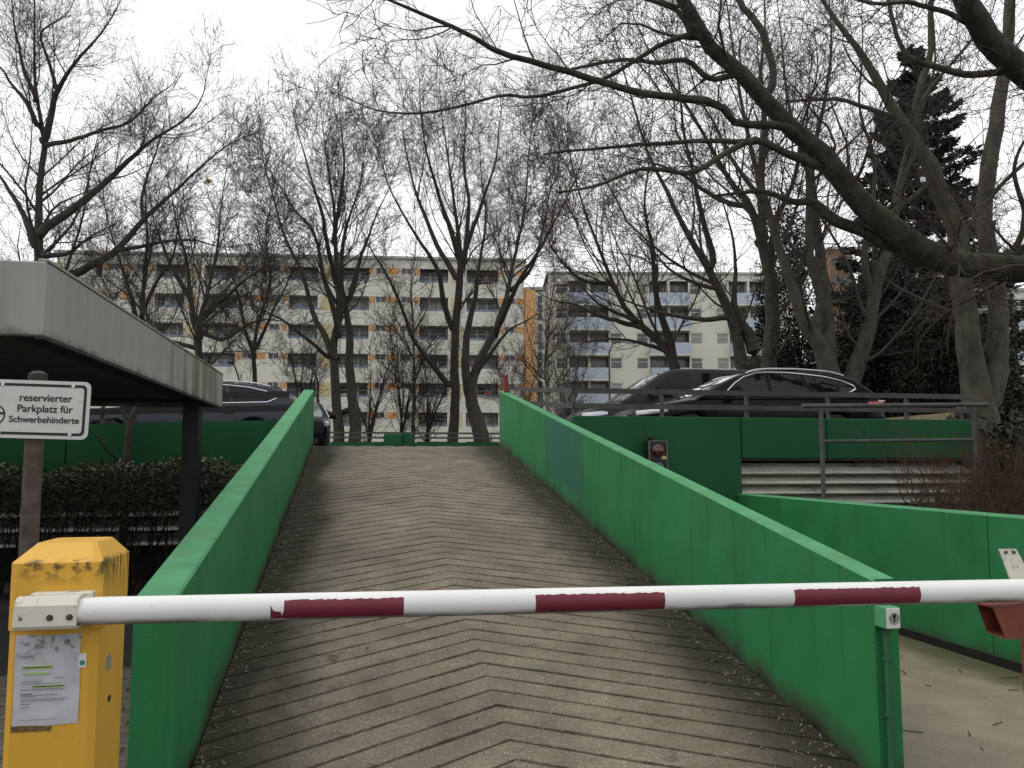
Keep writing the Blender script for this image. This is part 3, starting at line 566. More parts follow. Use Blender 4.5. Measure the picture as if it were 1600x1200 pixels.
# key switch and conduit on the end of the right ramp wall
ks = empty('key_switch', (0, 0, 0)); tag(ks, 'small square key switch box with white face on the right wall end', 'switch box')
sx, sy, sz = 2.592, 3.742, .838
o = MB().box(sx-.04, sx+.04, sy, 3.835, sz-.052, sz+.052, .004).build('housing', M_green_skylit, ks)
MB().box(sx-.037, sx+.037, sy-.004, sy-.0005, sz-.049, sz+.049, .0015).build('face_plate', M_plate, ks)
MB().disc((sx+.004, sy-.0045, sz), (0, -1, 0), .029, .002, 26).build('lock_ring', M_alu, ks)
MB().box(sx+.0005, sx+.0075, sy-.0085, sy-.0067, sz-.018, sz+.012).build('keyway', M_ink, ks); MB().disc((sx+.004, sy-.0067, sz+.012), (0, -1, 0), .009, .0018, 14).build('cylinder', M_ink, ks)
for dx in (-.02, .02): MB().disc((sx+.004+dx, sy-.0067, sz), (0, -1, 0), .003, .0015, 8).build('screw', M_ink, ks)
cd = empty('conduit', (0, 0, 0)); tag(cd, 'green painted conduit pipe running down below the key switch', 'conduit')
M_gcond = mat('green_conduit_paint', (.03, .125, .055), .5, var=.12, scale=10, bump=.1)
MB().tube([(sx+.004, 3.803, -.01), (sx+.004, 3.803, sz-.054)], .017, 12).build('pipe', M_gcond, cd, 40)
for z in (.76, .63, .36, .1):
    MB().tube([(sx+.004, 3.803, z-.008), (sx+.004, 3.803, z+.008)], .0205, 12).build('clip', M_gcond, cd, 40); MB().disc((sx-.017, 3.80, z), (-1, 0, 0), .005, .008, 8).build('clip_screw', M_gcond, cd)

# ------------------------------------------------------------------ reserved parking sign
sg = empty('parking_sign', (0, 0, 0)); tag(sg, 'white reserved disabled parking sign on a rusty post beside the cabinet', 'sign')
SD = 4.235; pL = atY(46, 690, SD); px_ = pL[0]
MB().tube([(px_, SD+.06, -.02), (px_, SD+.06, 2.0)], .041, 16).build('post', M_rustpost, sg, 40)
m = MB(); m.tube([(px_, SD+.06, 1.985), (px_, SD+.06, 2.02), (px_, SD+.06, 2.034)], [.044, .042, .02], 16); m.build('post_cap', M_black, sg, 40)
sR, sT, sB = atY(142, 640, SD)[0], atY(70, 594.5, SD)[2], atY(70, 685, SD)[2]
SWd = 2.0*(sT-sB); sL = sR-SWd; scx, scz = (sL+sR)/2, (sT+sB)/2
tilt = R(1.4)
def rrect(hw, hh, r, n=6):
    return [(cx+r*math.cos(a), cz+r*math.sin(a)) for cx, cz, a0 in ((hw-r, hh-r, 0), (-hw+r, hh-r, 90), (-hw+r, -hh+r, 180), (hw-r, -hh+r, 270)) for a in [R(a0+90*i/n) for i in range(n+1)]]
sp = empty('sign_board', (scx, SD, scz)); sp.parent = sg; bpy.data.objects.remove(sp)
hw, hh = SWd/2, (sT-sB)/2
m = MB(); m.prism(rrect(hw, hh, .03), 'y', 0, .004); sp = m.build('board', M_signw, sg); sp.location = (scx, SD, scz); sp.rotation_euler = (0, tilt, R(-4))
m = MB(); a, b = rrect(hw-.016, hh-.016, .022), rrect(hw-.029, hh-.029, .014); nn = len(a)
m.add([(x, -.0012, z) for x, z in a+b], [(i, (i+1) % nn, nn+(i+1) % nn, nn+i) for i in range(nn)]); m.build('border', M_ink, sp)
txc = (atY(79, 640, SD)[0]-scx)
for body, zz, s in (('reservierter', .0535, .0485), ('Parkplatz für', .002, .0485), ('Schwerbehinderte', -.049, .0425)):
    text_mesh('lettering', body, s, M_ink, sp, (txc-.022, -.0014, zz), (R(90), 0, 0), bold=.0006)
# ring with wheelchair symbol, mostly outside the picture
m = MB(); rr = .05; cx = atY(8, 640, SD)[0]-scx-rr; n = 40
m.add([(cx+q*math.cos(2*math.pi*i/n), -.0012, -.03+q*math.sin(2*math.pi*i/n)) for q in (rr, rr-.007) for i in range(n)], [(i, (i+1) % n, n+(i+1) % n, n+i) for i in range(n)]); m.build('symbol_wheel', M_ink, sp)
MB().disc((cx, -.0005, .06), (0, -1, 0), .014, .001, 16).build('symbol_head', M_ink, sp); MB().box(cx-.006, cx+.006, -.0015, -.0005, -.03, .045).build('symbol_body', M_ink, sp); MB().box(cx, cx+.045, -.0017, -.0008, -.028, -.017).build('symbol_leg', M_ink, sp)
for dx in (px_-scx+.07, -(px_-scx+.07)): pass
for z in (hh-.022, -hh+.022):
    for dx in (atY(114, 640, SD)[0]-scx, -.12): MB().disc((dx, -.0008, z), (0, -1, 0), .008, .004, 14).build('rivet', M_alu, sp)

# ------------------------------------------------------------------ traffic signal on the deck wall
tl = empty('traffic_signal', (0, 0, 0)); tag(tl, 'black two-lamp traffic signal with dark red lens on the deck wall', 'traffic light')
a, b = atY(1014, 689, 10.2), atY(1042.5, 745, 10.2); tx0, tx1, tz1, tz0 = a[0], b[0], a[2], b[2]; tcx = (tx0+tx1)/2
MB().box(tx0, tx1, 10.2, 10.36, tz0, tz1, .012).build('housing', M_black, tl)
fr = MB()
for (xa, xb, za, zb) in ((tx0-.006, tx0+.003, tz0, tz1+.004), (tx1-.003, tx1+.004, tz0, tz1+.004), (tx0+.003, tx1-.003, tz1-.002, tz1+.004)): fr.box(xa, xb, 10.185, 10.199, za, zb)
fr.build('frame', mat('grey_signal_frame', (.2, .2, .2), .5), tl)
for zc_, mm, nm in ((atY(1028, 704, 10.2)[2], M_lensred, 'red_lens'), (atY(1028, 732, 10.2)[2], M_lensgrn, 'green_lens')):
    m = MB(); m.tube([(tcx, 10.197, zc_), (tcx, 10.18, zc_), (tcx, 10.165, zc_), (tcx, 10.16, zc_)], [.086, .08, .05, .01], 24); le = m.build(nm, mm, tl, 60)
MB().box(tx1-.07, tx1-.012, 10.19, 10.197, atY(1028, 716, 10.2)[2]-.012, atY(1028, 714, 10.2)[2]+.012).build('label_plate', mat('cream_label', (.5, .42, .2), .6), tl)
MB().box(tcx-.05, tcx-.01, 10.25, 10.42, tz1-.02, tz1+.05).build('bracket', M_black, tl); MB().box(tcx-.03, tcx+.03, 10.36, 10.425, tz0+.1, tz0+.16).build('bracket', M_black, tl)

# ------------------------------------------------------------------ vehicles (front at x=0, rear at x=L, z=0 on the deck)
def lerp(xs, ys, x): return float(np.interp(x, xs, ys))
def make_car(name, label, sp, loc, rz, paint, group='cars parked on the deck'):
    t = empty(name, loc, rz); tag(t, label, sp['cat'], group); L, W = sp['L'], sp['W']
    top, belt = sp['top'], sp['belt']; wx = sp['wheels']; wr = sp['wr']
    def half(x):                                   # plan outline with rounded corners
        f = min(1, max(0, x/.55)); r = min(1, max(0, (L-x)/.4)); return W*(.70+.30*math.sqrt(1-(1-f)**2))*(.84+.16*math.sqrt(1-(1-r)**2))
    zt = lambda x: lerp([p[0] for p in top], [p[1] for p in top], x)
    def zo(x):
        z = .24
        for c in wx:
            d = abs(x-c); q = wr+.055
            if d < q: z = max(z, wr+math.sqrt(q*q-d*d))
        return z
    xs = sorted(set([0, .02, .06, .12, .2, .3, .42, .55]+list(np.arange(.65, L-.4, .09))+[L-.4, L-.3, L-.2, L-.12, L-.06, L-.02, L])); rings = []
    for x in xs:
        w, z1, o = half(x), zt(x), zo(x); pull = .0
        sh = z1-.16; o = min(o, sh-.1); fb = .1*max(0, 1-x/.35)**2+.1*max(0, 1-(L-x)/.3)**2
        h = [(0, .26+fb), (.66*w, .26+fb), (.70*w, max(o, .26+fb)), (.965*w, max(o, .26+fb)), (1.0*w, max(o+.03, .55)), (1.0*w, max(o+.045, sh-.05)), (.975*w, sh+.05), (.92*w, z1-.035), (.80*w, z1-.004), (.4*w, z1+.012), (0, z1+.016)]
        rings.append([(x, -y, z) for y, z in h]+[(x, y, z) for y, z in h[-2:0:-1]])
    MB().loft(rings, cap=True).build('body', paint, t, 32)
    # cabin
    rf = sp['roof']; zr = lambda x: lerp([p[0] for p in rf], [p[1] for p in rf], x); tum = sp['tum']; cx0, cx1 = rf[0][0], rf[-1][0]
    def cw(x, z):                                   # half width of the cabin at height z
        base = half(x)*.955; f = max(0, (z-belt(x))/(sp['H']-belt(x))); return base-tum*f**1.25
    def sec(x):
        zt_, b = zr(x), belt(x)-.06; e = zt_-.07 if zt_-b > .16 else b+(zt_-b)*.55; pts = []
        for f in np.linspace(0, 1, 6): z = b+(e-b)*f; pts.append((cw(x, z), z))
        w = pts[-1][0]
        for f in (.3, .6, .85, 1): pts.append((w-.10*f**1.6*1.0, e+(zt_-.012-e)*math.sin(f*math.pi/2)))
        pts += [((w-.10)*.55, zt_-.002), (0, zt_)]
        return pts
    cxs = sorted(set(list(np.arange(cx0, cx1, .07))+[cx1]+[p[0] for p in rf])); rings = []
    for x in cxs: h = sec(x); rings.append([(x, -y, z) for y, z in h]+[(x, y, z) for y, z in h[-2::-1]])
    MB().loft(rings, closed=False).add(rings[0], [tuple(range(len(rings[0])))]).add(rings[-1], [tuple(range(len(rings[-1])))]).build('cabin', paint, t, 32)
    # side glass, trim
    def dens(poly, step=.06):
        out = []
        for (a, b), (c, d) in zip(poly, poly[1:]+poly[:1]):
            n = max(1, int(math.hypot(c-a, d-b)/step)); out += [(a+(c-a)*i/n, b+(d-b)*i/n) for i in range(n)]
        return out
    for s in (-1, 1):
        for poly in sp['windows']:
            P = dens(poly); m = MB(); cx_ = sum(p[0] for p in P)/len(P); cz_ = sum(p[1] for p in P)/len(P); n = len(P); lay = []
            for k in (1., .66, .33): lay.append([(cx_+(x-cx_)*k, s*(cw(cx_+(x-cx_)*k, cz_+(z-cz_)*k)+.004), cz_+(z-cz_)*k) for x, z in P])
            m.loft(lay); m.add(lay[-1], [tuple(range(n))]); wi = m.build('side_window', M_glass, t, 40)
            m = MB(); pth = [(x, s*(cw(x, z)+.004), z) for x, z in P]; m.tube(pth+[pth[0], pth[1]], .008, 5, cap=False); m.build('seal', M_black, wi)
        if sp.get('trim'):
            P = [p for p in dens(sp['trim'])]; pth = [(x, s*(cw(x, z)+.007), z) for x, z in P[:-1]]
            MB().tube(pth, .012, 6).build('window_trim', M_chrome, t, 40)
        if sp.get('rail'):
            pts = []
            for i in range(22):
                f = i/21; x = sp['rail'][0]+(sp['rail'][1]-sp['rail'][0])*f; h = sec(x); pts.append((x, s*(h[5][0]-.045), zr(x)+.03*min(1, f*9, (1-f)*9)-.012))
            MB().tube(pts, .017, 7).build('roof_rail', M_alu, t, 40)
        # mirror
        mx_, mz = sp['mirror']; m = MB(); y = s*(cw(mx_, mz)+.0); y2 = y+s*.2
        m.tube([(mx_, y-s*.03, mz-.03), (mx_-.02, y+s*.06, mz-.01), (mx_-.03, y+s*.11, mz+.02), (mx_-.03, y2, mz+.02), (mx_-.03, y2+s*.02, mz+.02)], [.025, .035, .085, .08, .04], 10); m.build('mirror', paint, t, 50)
        for hx in sp['handles']: MB().tube([(hx, s*(half(hx)+.002), zt(hx)-.17), (hx+.02, s*(half(hx)+.022), zt(hx)-.165), (hx+.16, s*(half(hx)+.022), zt(hx)-.16), (hx+.18, s*(half(hx)+.002), zt(hx)-.16)], .012, 6).build('door_handle', paint, t, 40)
        # lamps follow the body outline
        def lamp(x0, x1, z0, z1, zz1, nm, mm, off=.006, back=False):
            m = MB(); n = 10; rg = []
            for i in range(n+1):
                f = i/n; x = x0+(x1-x0)*f; w = half(x)+off; a, b = z0+(zz1[0]-z0)*f, z1+(zz1[1]-z1)*f
                xx = x-off if not back else x+off; rg.append([(xx, s*w*.99, a), (xx, s*w, (a+b)/2), (xx, s*w*.965, b)])
            m.loft(rg, closed=False); return m.build(nm, mm, t, 50)
        h = sp['head']; lamp(h[0], h[1], h[2], h[3], (h[2]+.06, h[3]+.05), 'headlight', M_hl_lens)
        h = sp['tail']; tl_ = lamp(h[0], h[1], h[2], h[3], (h[2]-.01, h[3]+.01), 'tail_light', M_tl_lens, back=True); 
        MB().box(h[1]-.12, h[1]+.004, s*(half(h[1]-.06)+.008)-.004, s*(half(h[1]-.06)+.008)+.004, h[3]+.004, h[3]+.03).build('reverse_lens', M_plate, tl_)
        for x in wx:
            m = MB(); yo, yi = s*(W-.015), s*(W-.225); ym = s*(W-.03)
            m.tube([(x, yi, wr), (x, yi+s*.02, wr), (x, ym, wr), (x, yo, wr)], [wr-.04, wr, wr, wr-.045], 28); wh = m.build('wheel', M_tyre, t, 35)
            r = MB(); r.disc((x, s*(W-.014), wr), (0, s, 0), wr*.66, .006, 24); rim = r.build('rim', M_darksteel, wh)
            q = MB()
            for k in range(5):
                a = 2*math.pi*k/5; ca, sa = math.cos(a), math.sin(a); u = wr*.62; b_ = .03; y = s*(W-.006)
                q.loft([[(x-sa*b_, y-s*.006, wr+ca*b_), (x+sa*b_, y-s*.006, wr-ca*b_), (x+sa*b_, y+s*.006, wr-ca*b_), (x-sa*b_, y+s*.006, wr+ca*b_)], [(x+ca*u-sa*b_*.8, y-s*.006, wr+sa*u+ca*b_*.8), (x+ca*u+sa*b_*.8, y-s*.006, wr+sa*u-ca*b_*.8), (x+ca*u+sa*b_*.8, y+s*.006, wr+sa*u-ca*b_*.8), (x+ca*u-sa*b_*.8, y+s*.006, wr+sa*u+ca*b_*.8)]], cap=True)
            q.disc((x, s*(W-.012), wr), (0, s, 0), .06, .016, 12); q.build('spokes', M_alu, wh)
        for xd in sp['seams']:
            w = half(xd); z1 = zt(xd); sh = z1-.16; pth = [(xd+.02, s*w*.968, .3), (xd+.01, s*(w+.0012), .55), (xd, s*(w+.0012), sh-.05), (xd, s*(w*.975+.0012), sh+.05), (xd, s*(w*.92+.001), z1-.034)]
            MB().tube(pth, .0045, 5).build('door_seam', M_black, t)
    # windscreen and rear glass: strips lying on the cabin surface
    def strip(xa, xb, nm, mm, k=.86):
        m = MB(); rg = []
        for x in np.linspace(xa, xb, 12):
            w = (sec(x)[-3][0])*k+.06*k; sl = (zr(x+.01)-zr(x-.01))/.02; nx_, nz_ = -sl/math.hypot(1, sl), 1/math.hypot(1, sl)
            rg.append([(x+nx_*.007+(0), y, zr(x)+nz_*.007-.016*(abs(y)/max(w, .01))**3) for y in np.linspace(-w, w, 11)])
        m.loft(rg, closed=False); return m.build(nm, mm, t, 40)
    ws = strip(sp['screen'][0], sp['screen'][1], 'windscreen', M_glassl); strip(sp['rear'][0], sp['rear'][1], 'rear_window', M_glass)
    x0 = sp['screen'][0]
    for s in (-1, 1):
        x1 = x0+.5*(sp['screen'][1]-x0); z0_, z1_ = zr(x0)+.02, zr(x1)+.022; MB().tube([(x0-.02, s*.25, z0_), ((x0+x1)/2-.02, s*.42, (z0_+z1_)/2), (x1-.02, s*.56, z1_-.01)], .008, 5).build('wiper', M_black, t)
    # grille, plates
    g0, g1 = sp['grille']; MB().box(-.012, .03, -.48, .48, g0, g1, .01).build('grille', M_black, t)
    for i in range(3): z = g0+(g1-g0)*(i+.5)/3; MB().box(-.02, -.0125, -.46, .46, z-.012, z+.012).build('grille_bar', M_chrome, t)
    MB().box(-.02, -.004, -.26, .26, g0-.17, g0-.06).build('number_plate', M_plate, t); MB().box(-.014, .03, -.62, .62, .28, .42, .02).build('lower_intake', M_black, t)
    MB().box(L+.002, L+.014, -.26, .26, .62, .73).build('number_plate', M_plate, t)
    if sp.get('spoiler'):
        x = sp['spoiler']; m = MB(); m.loft([[(x-.25, y, zr(x-.25)+.005), (x+.06, y, zr(x-.06)+.005), (x+.05, y, zr(x-.06)-.03), (x-.2, y, zr(x-.2)-.02)] for y in (-.5, 0, .5)], cap=True); m.build('spoiler', paint, t, 40)
    return t
wagon = dict(cat='car', L=4.62, W=.91, H=1.45, wheels=(.93, 3.62), wr=.335,
    top=[(0, .52), (.03, .66), (.12, .74), (.5, .84), (1.0, .92), (1.35, .965), (2.2, .97), (3.6, .995), (4.4, 1.02), (4.55, .99), (4.60, .8), (4.62, .6)], belt=lambda x: .955+.012*x,
    roof=[(1.12, .95), (1.3, 1.05), (1.6, 1.215), (1.9, 1.345), (2.15, 1.415), (2.5, 1.45), (3.0, 1.455), (3.5, 1.43), (3.9, 1.38), (4.05, 1.34), (4.3, 1.16), (4.5, 1.0)], tum=.21,
    windows=[[(1.62, 1.0), (2.38, 1.015), (2.38, 1.375), (2.25, 1.365), (2.0, 1.29), (1.8, 1.18)], [(2.46, 1.015), (3.15, 1.035), (3.02, 1.365), (2.8, 1.38), (2.46, 1.38)], [(3.22, 1.035), (3.85, 1.06), (4.0, 1.12), (3.98, 1.17), (3.8, 1.25), (3.5, 1.32), (3.09, 1.36)]],
    trim=[(1.55, .985), (1.78, 1.185), (1.98, 1.305), (2.24, 1.385), (2.46, 1.4), (2.8, 1.4), (3.1, 1.38), (3.5, 1.34), (3.83, 1.265), (4.01, 1.18), (4.03, 1.12), (3.87, 1.045), (3.2, 1.02), (2.42, 1.0), (1.6, .985)],
    rail=(2.05, 3.9), mirror=(1.75, 1.03), handles=(2.2, 3.05), seams=(1.45, 2.42, 3.3), head=(.05, .55, .62, .70), tail=(4.22, 4.56, .82, .9), screen=(1.2, 2.05), rear=(4.09, 4.46), grille=(.5, .66), spoiler=4.0)
van = dict(cat='van', L=5.05, W=.95, H=1.97, wheels=(.95, 4.15), wr=.34,
    top=[(0, .6), (.05, .82), (.2, .96), (.6, 1.1), (1.1, 1.2), (1.6, 1.22), (4.8, 1.22), (5.0, 1.2), (5.04, .9), (5.05, .7)], belt=lambda x: 1.2,
    roof=[(.98, 1.2), (1.2, 1.34), (1.6, 1.62), (1.9, 1.82), (2.1, 1.91), (2.35, 1.955), (2.8, 1.97), (4.6, 1.965), (4.85, 1.9), (4.95, 1.6), (5.02, 1.2)], tum=.16,
    windows=[[(1.5, 1.26), (2.55, 1.26), (2.6, 1.8), (2.52, 1.85), (2.2, 1.82), (1.95, 1.68)], [(2.86, 1.26), (3.95, 1.26), (3.95, 1.84), (2.86, 1.85)], [(4.03, 1.26), (4.75, 1.26), (4.72, 1.8), (4.03, 1.84)]],
    mirror=(1.72, 1.3), handles=(2.45, 2.95), seams=(1.45, 2.72, 4.0), head=(.08, .62, .80, .92), tail=(4.92, 5.02, .9, 1.3), screen=(1.05, 2.05), rear=(4.86, 5.0), grille=(.62, .8))
suv = dict(wagon); suv.update(top=[(0, .6), (.03, .78), (.12, .86), (.5, .95), (1.0, 1.0), (1.35, 1.02), (2.2, 1.02), (3.6, 1.03), (4.4, 1.04), (4.55, 1.0), (4.60, .8), (4.62, .6)], head=(.04, .5, .72, .84), grille=(.56, .76), belt=lambda x: 1.0+.01*x)
make_car('wagon_car', 'black estate car with chrome window trim behind the right deck railing', wagon, (4.5, 13.93, DZ), 0, M_cblack)
make_car('wagon_car', 'anthracite estate car with roof rails behind the left deck railing and canopy end', wagon, (-5.66, 17.95, DZ), R(0), M_cblue)
make_car('passenger_van', 'dark grey passenger van parked behind the black estate car', van, (4.72, 18.3, DZ), 0, M_cgrey)
make_car('hatchback_car', 'dark car facing the ramp, its front corner showing past the left wall end', suv, (-1.56, 20.5, DZ), R(93), M_cblack)

# ------------------------------------------------------------------ apartment buildings
def apt_main():
    o = at(653, 722, 79.); o[2] = 0; b = empty('apartment_block', o, R(-6.1)); tag(b, 'long cream apartment block with orange panels and recessed loggias behind the bare trees', 'building')
    MODS = [-3, -2, -1, 0]; ML = 12.5; XL, XR = -34.0, 10.2; tops = [20.35-2.8*i for i in range(8)]; LH = 1.36
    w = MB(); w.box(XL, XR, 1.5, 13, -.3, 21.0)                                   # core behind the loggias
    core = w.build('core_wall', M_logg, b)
    f = MB(); lg = [(0., 2.75), (4.55, 7.65)]
    f.box(XL, XR, 0, .25, 20.35, 21.25)
    for i, zt in enumerate(tops):
        z0 = zt-2.8; f.box(XL, XR, 0, .25, z0, zt-LH)                              # parapet band
        f.box(XL, XR, .26, 1.5, zt+.0, zt+.14) if i else None                      # floor slab
        for k in MODS:
            x = k*ML
            for a, c in ((2.75, 4.55), (7.65, 12.5)):
                if x+a < XR: f.box(x+a, min(x+c, XR), .0, .25, zt-LH, zt); f.box(x+a+.1, min(x+c, XR)-.1, .25, 1.5, zt-LH, zt)
    f.box(XL, XL+3.5, 0, .25, 0, 20.3)
    f.build('facade', M_fac, b)
    MB().box(XL-.2, XR+.2, -.25, 13, 21.25, 21.5).build('roof_edge', M_roofc, b)
    org1 = MB().box(0, .5, -.03, -.004, -.6, 0).mesh('orange_panel', M_orange); org2 = MB().box(0, 1.15, -.03, -.004, -.6, 0).mesh('orange_panel', M_orange)
    yel = MB().box(0, 1.1, -.03, -.004, -1.36, 0).mesh('yellow_panel', M_ypan)
    wf = MB(); 
    for q in ((0, 1.05, 0, .06), (0, 1.05, -.58, -.52), (0, .06, -.52, 0), (.99, 1.05, -.52, 0), (.5, .55, -.52, 0)): wf.box(q[0], q[1], -.05, -.004, q[2]-.02, q[3]-.02)
    wf = wf.mesh('small_window', M_wframe); wp = MB().box(.06, .99, -.02, -.003, -.54, -.02).mesh('pane', M_wglass)
    bl = {0: MB().box(.02, 2.73, .02, .10, -LH, -LH+.24).mesh('balcony_board', M_bluepan), 1: MB().box(.02, 3.08, .02, .10, -LH, -LH+.24).mesh('balcony_board', M_bluepan)}
    def glazing(wd, n, door):
        m = MB(); p = MB(); xs = np.linspace(.12, wd-.12, n+1)
        for i in range(n):
            a, c = xs[i], xs[i+1]; zb = -LH-.3 if i == door else -LH+.35
            m.box(a, a+.07, 1.40, 1.48, zb, -.1); m.box(c-.07, c, 1.40, 1.48, zb, -.1); m.box(a+.07, c-.07, 1.40, 1.48, -.18, -.1); m.box(a+.07, c-.07, 1.40, 1.48, zb, zb+.09); m.box(a+.07, c-.07, 1.40, 1.48, -.62, -.55)
            p.box(a+.07, c-.07, 1.44, 1.46, zb+.09, -.18)
        return m.mesh('loggia_window', M_wframe), p
    gl = {}
    for j, (wd, n, dr_) in enumerate(((2.75, 3, 0), (3.1, 3, 2))):
        a, p = glazing(wd, n, dr_); gl[j] = (a, p.mesh('pane', M_wglass), p.mesh('pane', M_curtain))
    rr = random.Random(4)
    for i, zt in enumerate(tops[:7]):
        for k in MODS:
            x = k*ML
            def put(nm, me, dx, par=b, dz=0):
                o = link(nm, me, par); o.location = (x+dx, 0, zt+dz); return o
            for j, (a, c) in enumerate(lg):
                put('balcony_board', bl[j], a); wdo = put('loggia_window', gl[j][0], a); pn = link('pane', gl[j][1+(rr.random() < .35)], wdo)
            put('yellow_panel', yel, 3.05)
            for dx, me in ((7.7, org1), (9.35, org2), (11.95, org1)):
                if x+dx < XR-.5: put('orange_panel', me, dx)
            for dx in (8.26, 10.7):
                if x+dx < XR-1.1: o = put('small_window', wf, dx); link('pane', wp, o)
    cols = [M_bluepan, M_wframe, M_ypan, mat('terracotta_pot', (.3, .12, .07), .8), mat('green_awning', (.06, .14, .08), .8), M_curtain]
    for q in range(46):
        k = rr.choice(MODS); j = rr.choice((0, 1)); a, c = lg[j]; zt = rr.choice(tops[:7]); x = k*ML+rr.uniform(a+.2, c-.9); w_, h_ = rr.uniform(.25, .8), rr.uniform(.25, .75); z = zt-LH+.0
        MB().box(x, x+w_, .3, .5, z-.4, z+h_, .02).build('balcony_clutter', rr.choice(cols), b)
    # stair tower
    MB().box(XR+.05, XR+1.1, -.3, 6, -.3, 18.4).build('stair_orange_wall', M_orange, b)
    MB().box(XR+1.1, XR+2.0, -.05, 6, -.3, 18.3).build('stair_wall', M_fac2, b)
    MB().box(XR+.06, XR+2.0, -.2, 6, 18.4, 18.7).build('stair_roof', M_roofc, b)
    sw = MB(); sw.box(0, .07, -.12, -.06, -1.3, 1.3); sw.box(.55, .62, -.12, -.06, -1.3, 1.3)
    for z in (-1.3, -.45, .4, 1.24): sw.box(.07, .55, -.12, -.06, z, z+.07)
    sw = sw.mesh('stair_window', M_wframe); sp_ = MB().box(.06, .56, -.1, -.07, -1.28, 1.28).mesh('pane', M_wglass)
    for i in range(6): o = link('stair_window', sw, b); o.location = (XR+1.22, 0, 16.6-2.8*i); link('pane', sp_, o)
apt_main()
def apt_side(px0, d, label, nmod, floors, ztop, rz, wall, name='apartment_block', first_bal=0):
    o = at(px0, 722, d); o[2] = 0; b = empty(name, o, rz); tag(b, label, 'building'); ML = 9.0; XR = nmod*ML
    f = MB(); f.box(-.3, XR, 1.4, 12, -.3, ztop-.3); f.build('core_wall', M_logg, b); f = MB()
    f.box(-.3, XR, 0, .25, ztop-.75, ztop); rows = [ztop-.75-2.8*i for i in range(floors)]
    for zt in rows:
        z0 = zt-2.8; f.box(-.3, XR, 0, .25, zt-2.8, zt-1.54)
        for k in range(nmod):
            x = k*ML
            for a, c in ((-.3 if k == 0 else 0, .55), (1.85, 2.0), (6.45, 6.6), (7.9, 9.0)): f.box(x+a, x+c, 0, .25, zt-1.54, zt)
            for a, c in ((.5, 1.9), (6.55, 7.95)): f.box(x+a, x+c, 0, .25, zt-.3, zt)
    f.build('facade', wall, b); MB().box(-.5, XR+.2, -.2, 12, ztop, ztop+.25).build('roof_edge', M_roofc, b)
    bal = MB().box(.02, 4.43, -.9, -.78, -2.75, -1.5).box(.02, .12, -.78, 0, -2.75, -1.5).box(4.33, 4.43, -.78, 0, -2.75, -1.5).mesh('balcony_front', M_pblue)
    slab = MB().box(.0, 4.45, -.92, 1.4, -2.95, -2.76).mesh('balcony_slab', M_fac); pier = MB().box(2.1, 2.35, -.02, 1.38, -2.75, 0).mesh('balcony_pier', M_fac2)
    brail = MB().box(.02, 4.43, -.87, -.83, -1.36, -1.32).mesh('balcony_rail', M_darksteel)
    wf = MB()
    for q in ((0, 1.3, -1.54, -1.46), (0, 1.3, -.38, -.3), (0, .08, -1.46, -.38), (1.22, 1.3, -1.46, -.38), (.08, 1.22, -.8, -.73)): wf.box(q[0], q[1], .06, .16, q[2], q[3])
    wf = wf.mesh('window', M_wframe); wp = MB().box(.08, 1.22, .1, .13, -1.46, -.38).mesh('pane', M_wglass); wc = MB().box(.08, 1.22, .1, .13, -1.46, -.38).mesh('pane', M_curtain)
    bw = MB(); bp_ = MB()
    for a in (.15, 1.05, 2.5, 3.4):
        for q in ((a, a+.07, -2.7, -.3), (a+.78, a+.85, -2.7, -.3), (a+.07, a+.78, -.38, -.3), (a+.07, a+.78, -1.5, -1.42)): bw.box(q[0], q[1], 1.3, 1.38, q[2], q[3])
        bp_.box(a+.07, a+.78, 1.33, 1.36, -2.7, -.38)
    bw = bw.mesh('balcony_window', M_wframe); bp_ = bp_.mesh('pane', M_wglass); rr = random.Random(9)
    for zt in rows:
        for k in range(nmod):
            for dx in (.55, 6.6):
                o = link('window', wf, b); o.location = (k*ML+dx, 0, zt); link('pane', wc if rr.random() < .4 else wp, o)
            for nm, me in (('balcony_front', bal), ('balcony_slab', slab), ('balcony_pier', pier), ('balcony_rail', brail)): o = link(nm, me, b); o.location = (k*ML+2.0, 0, zt)
            o = link('balcony_window', bw, b); o.location = (k*ML+2.0, 0, zt); link('pane', bp_, o)
    return b
apt_side(862, 91., 'pale yellow apartment block with light blue balconies right of the stair tower', 3, 8, 22.6, R(-9.5), M_fac2)
apt_side(1525, 70., 'pale apartment block with light blue balconies at the far right edge', 3, 6, 16.2, R(-14), M_fac2)
o = at(1308, 722, 120.); o[2] = 0; tb = empty('tower_block', o, R(-10)); tag(tb, 'distant brown-orange tower block seen between trunks left of the spruce', 'building')
MB().box(0, 3.4, 0, 6, -.3, 33.).build('wall', M_brickb, tb); MB().box(-.2, 3.6, -.2, 6.2, 33., 33.4).build('roof_edge', M_roofc, tb)
tw = MB().box(0, 1.2, -.05, -.01, 0, 1.2).mesh('window', M_wglass)
for i in range(5):
    for x in (.4, 1.9): o = link('window', tw, tb); o.location = (x, 0, 30.5-2.8*i)

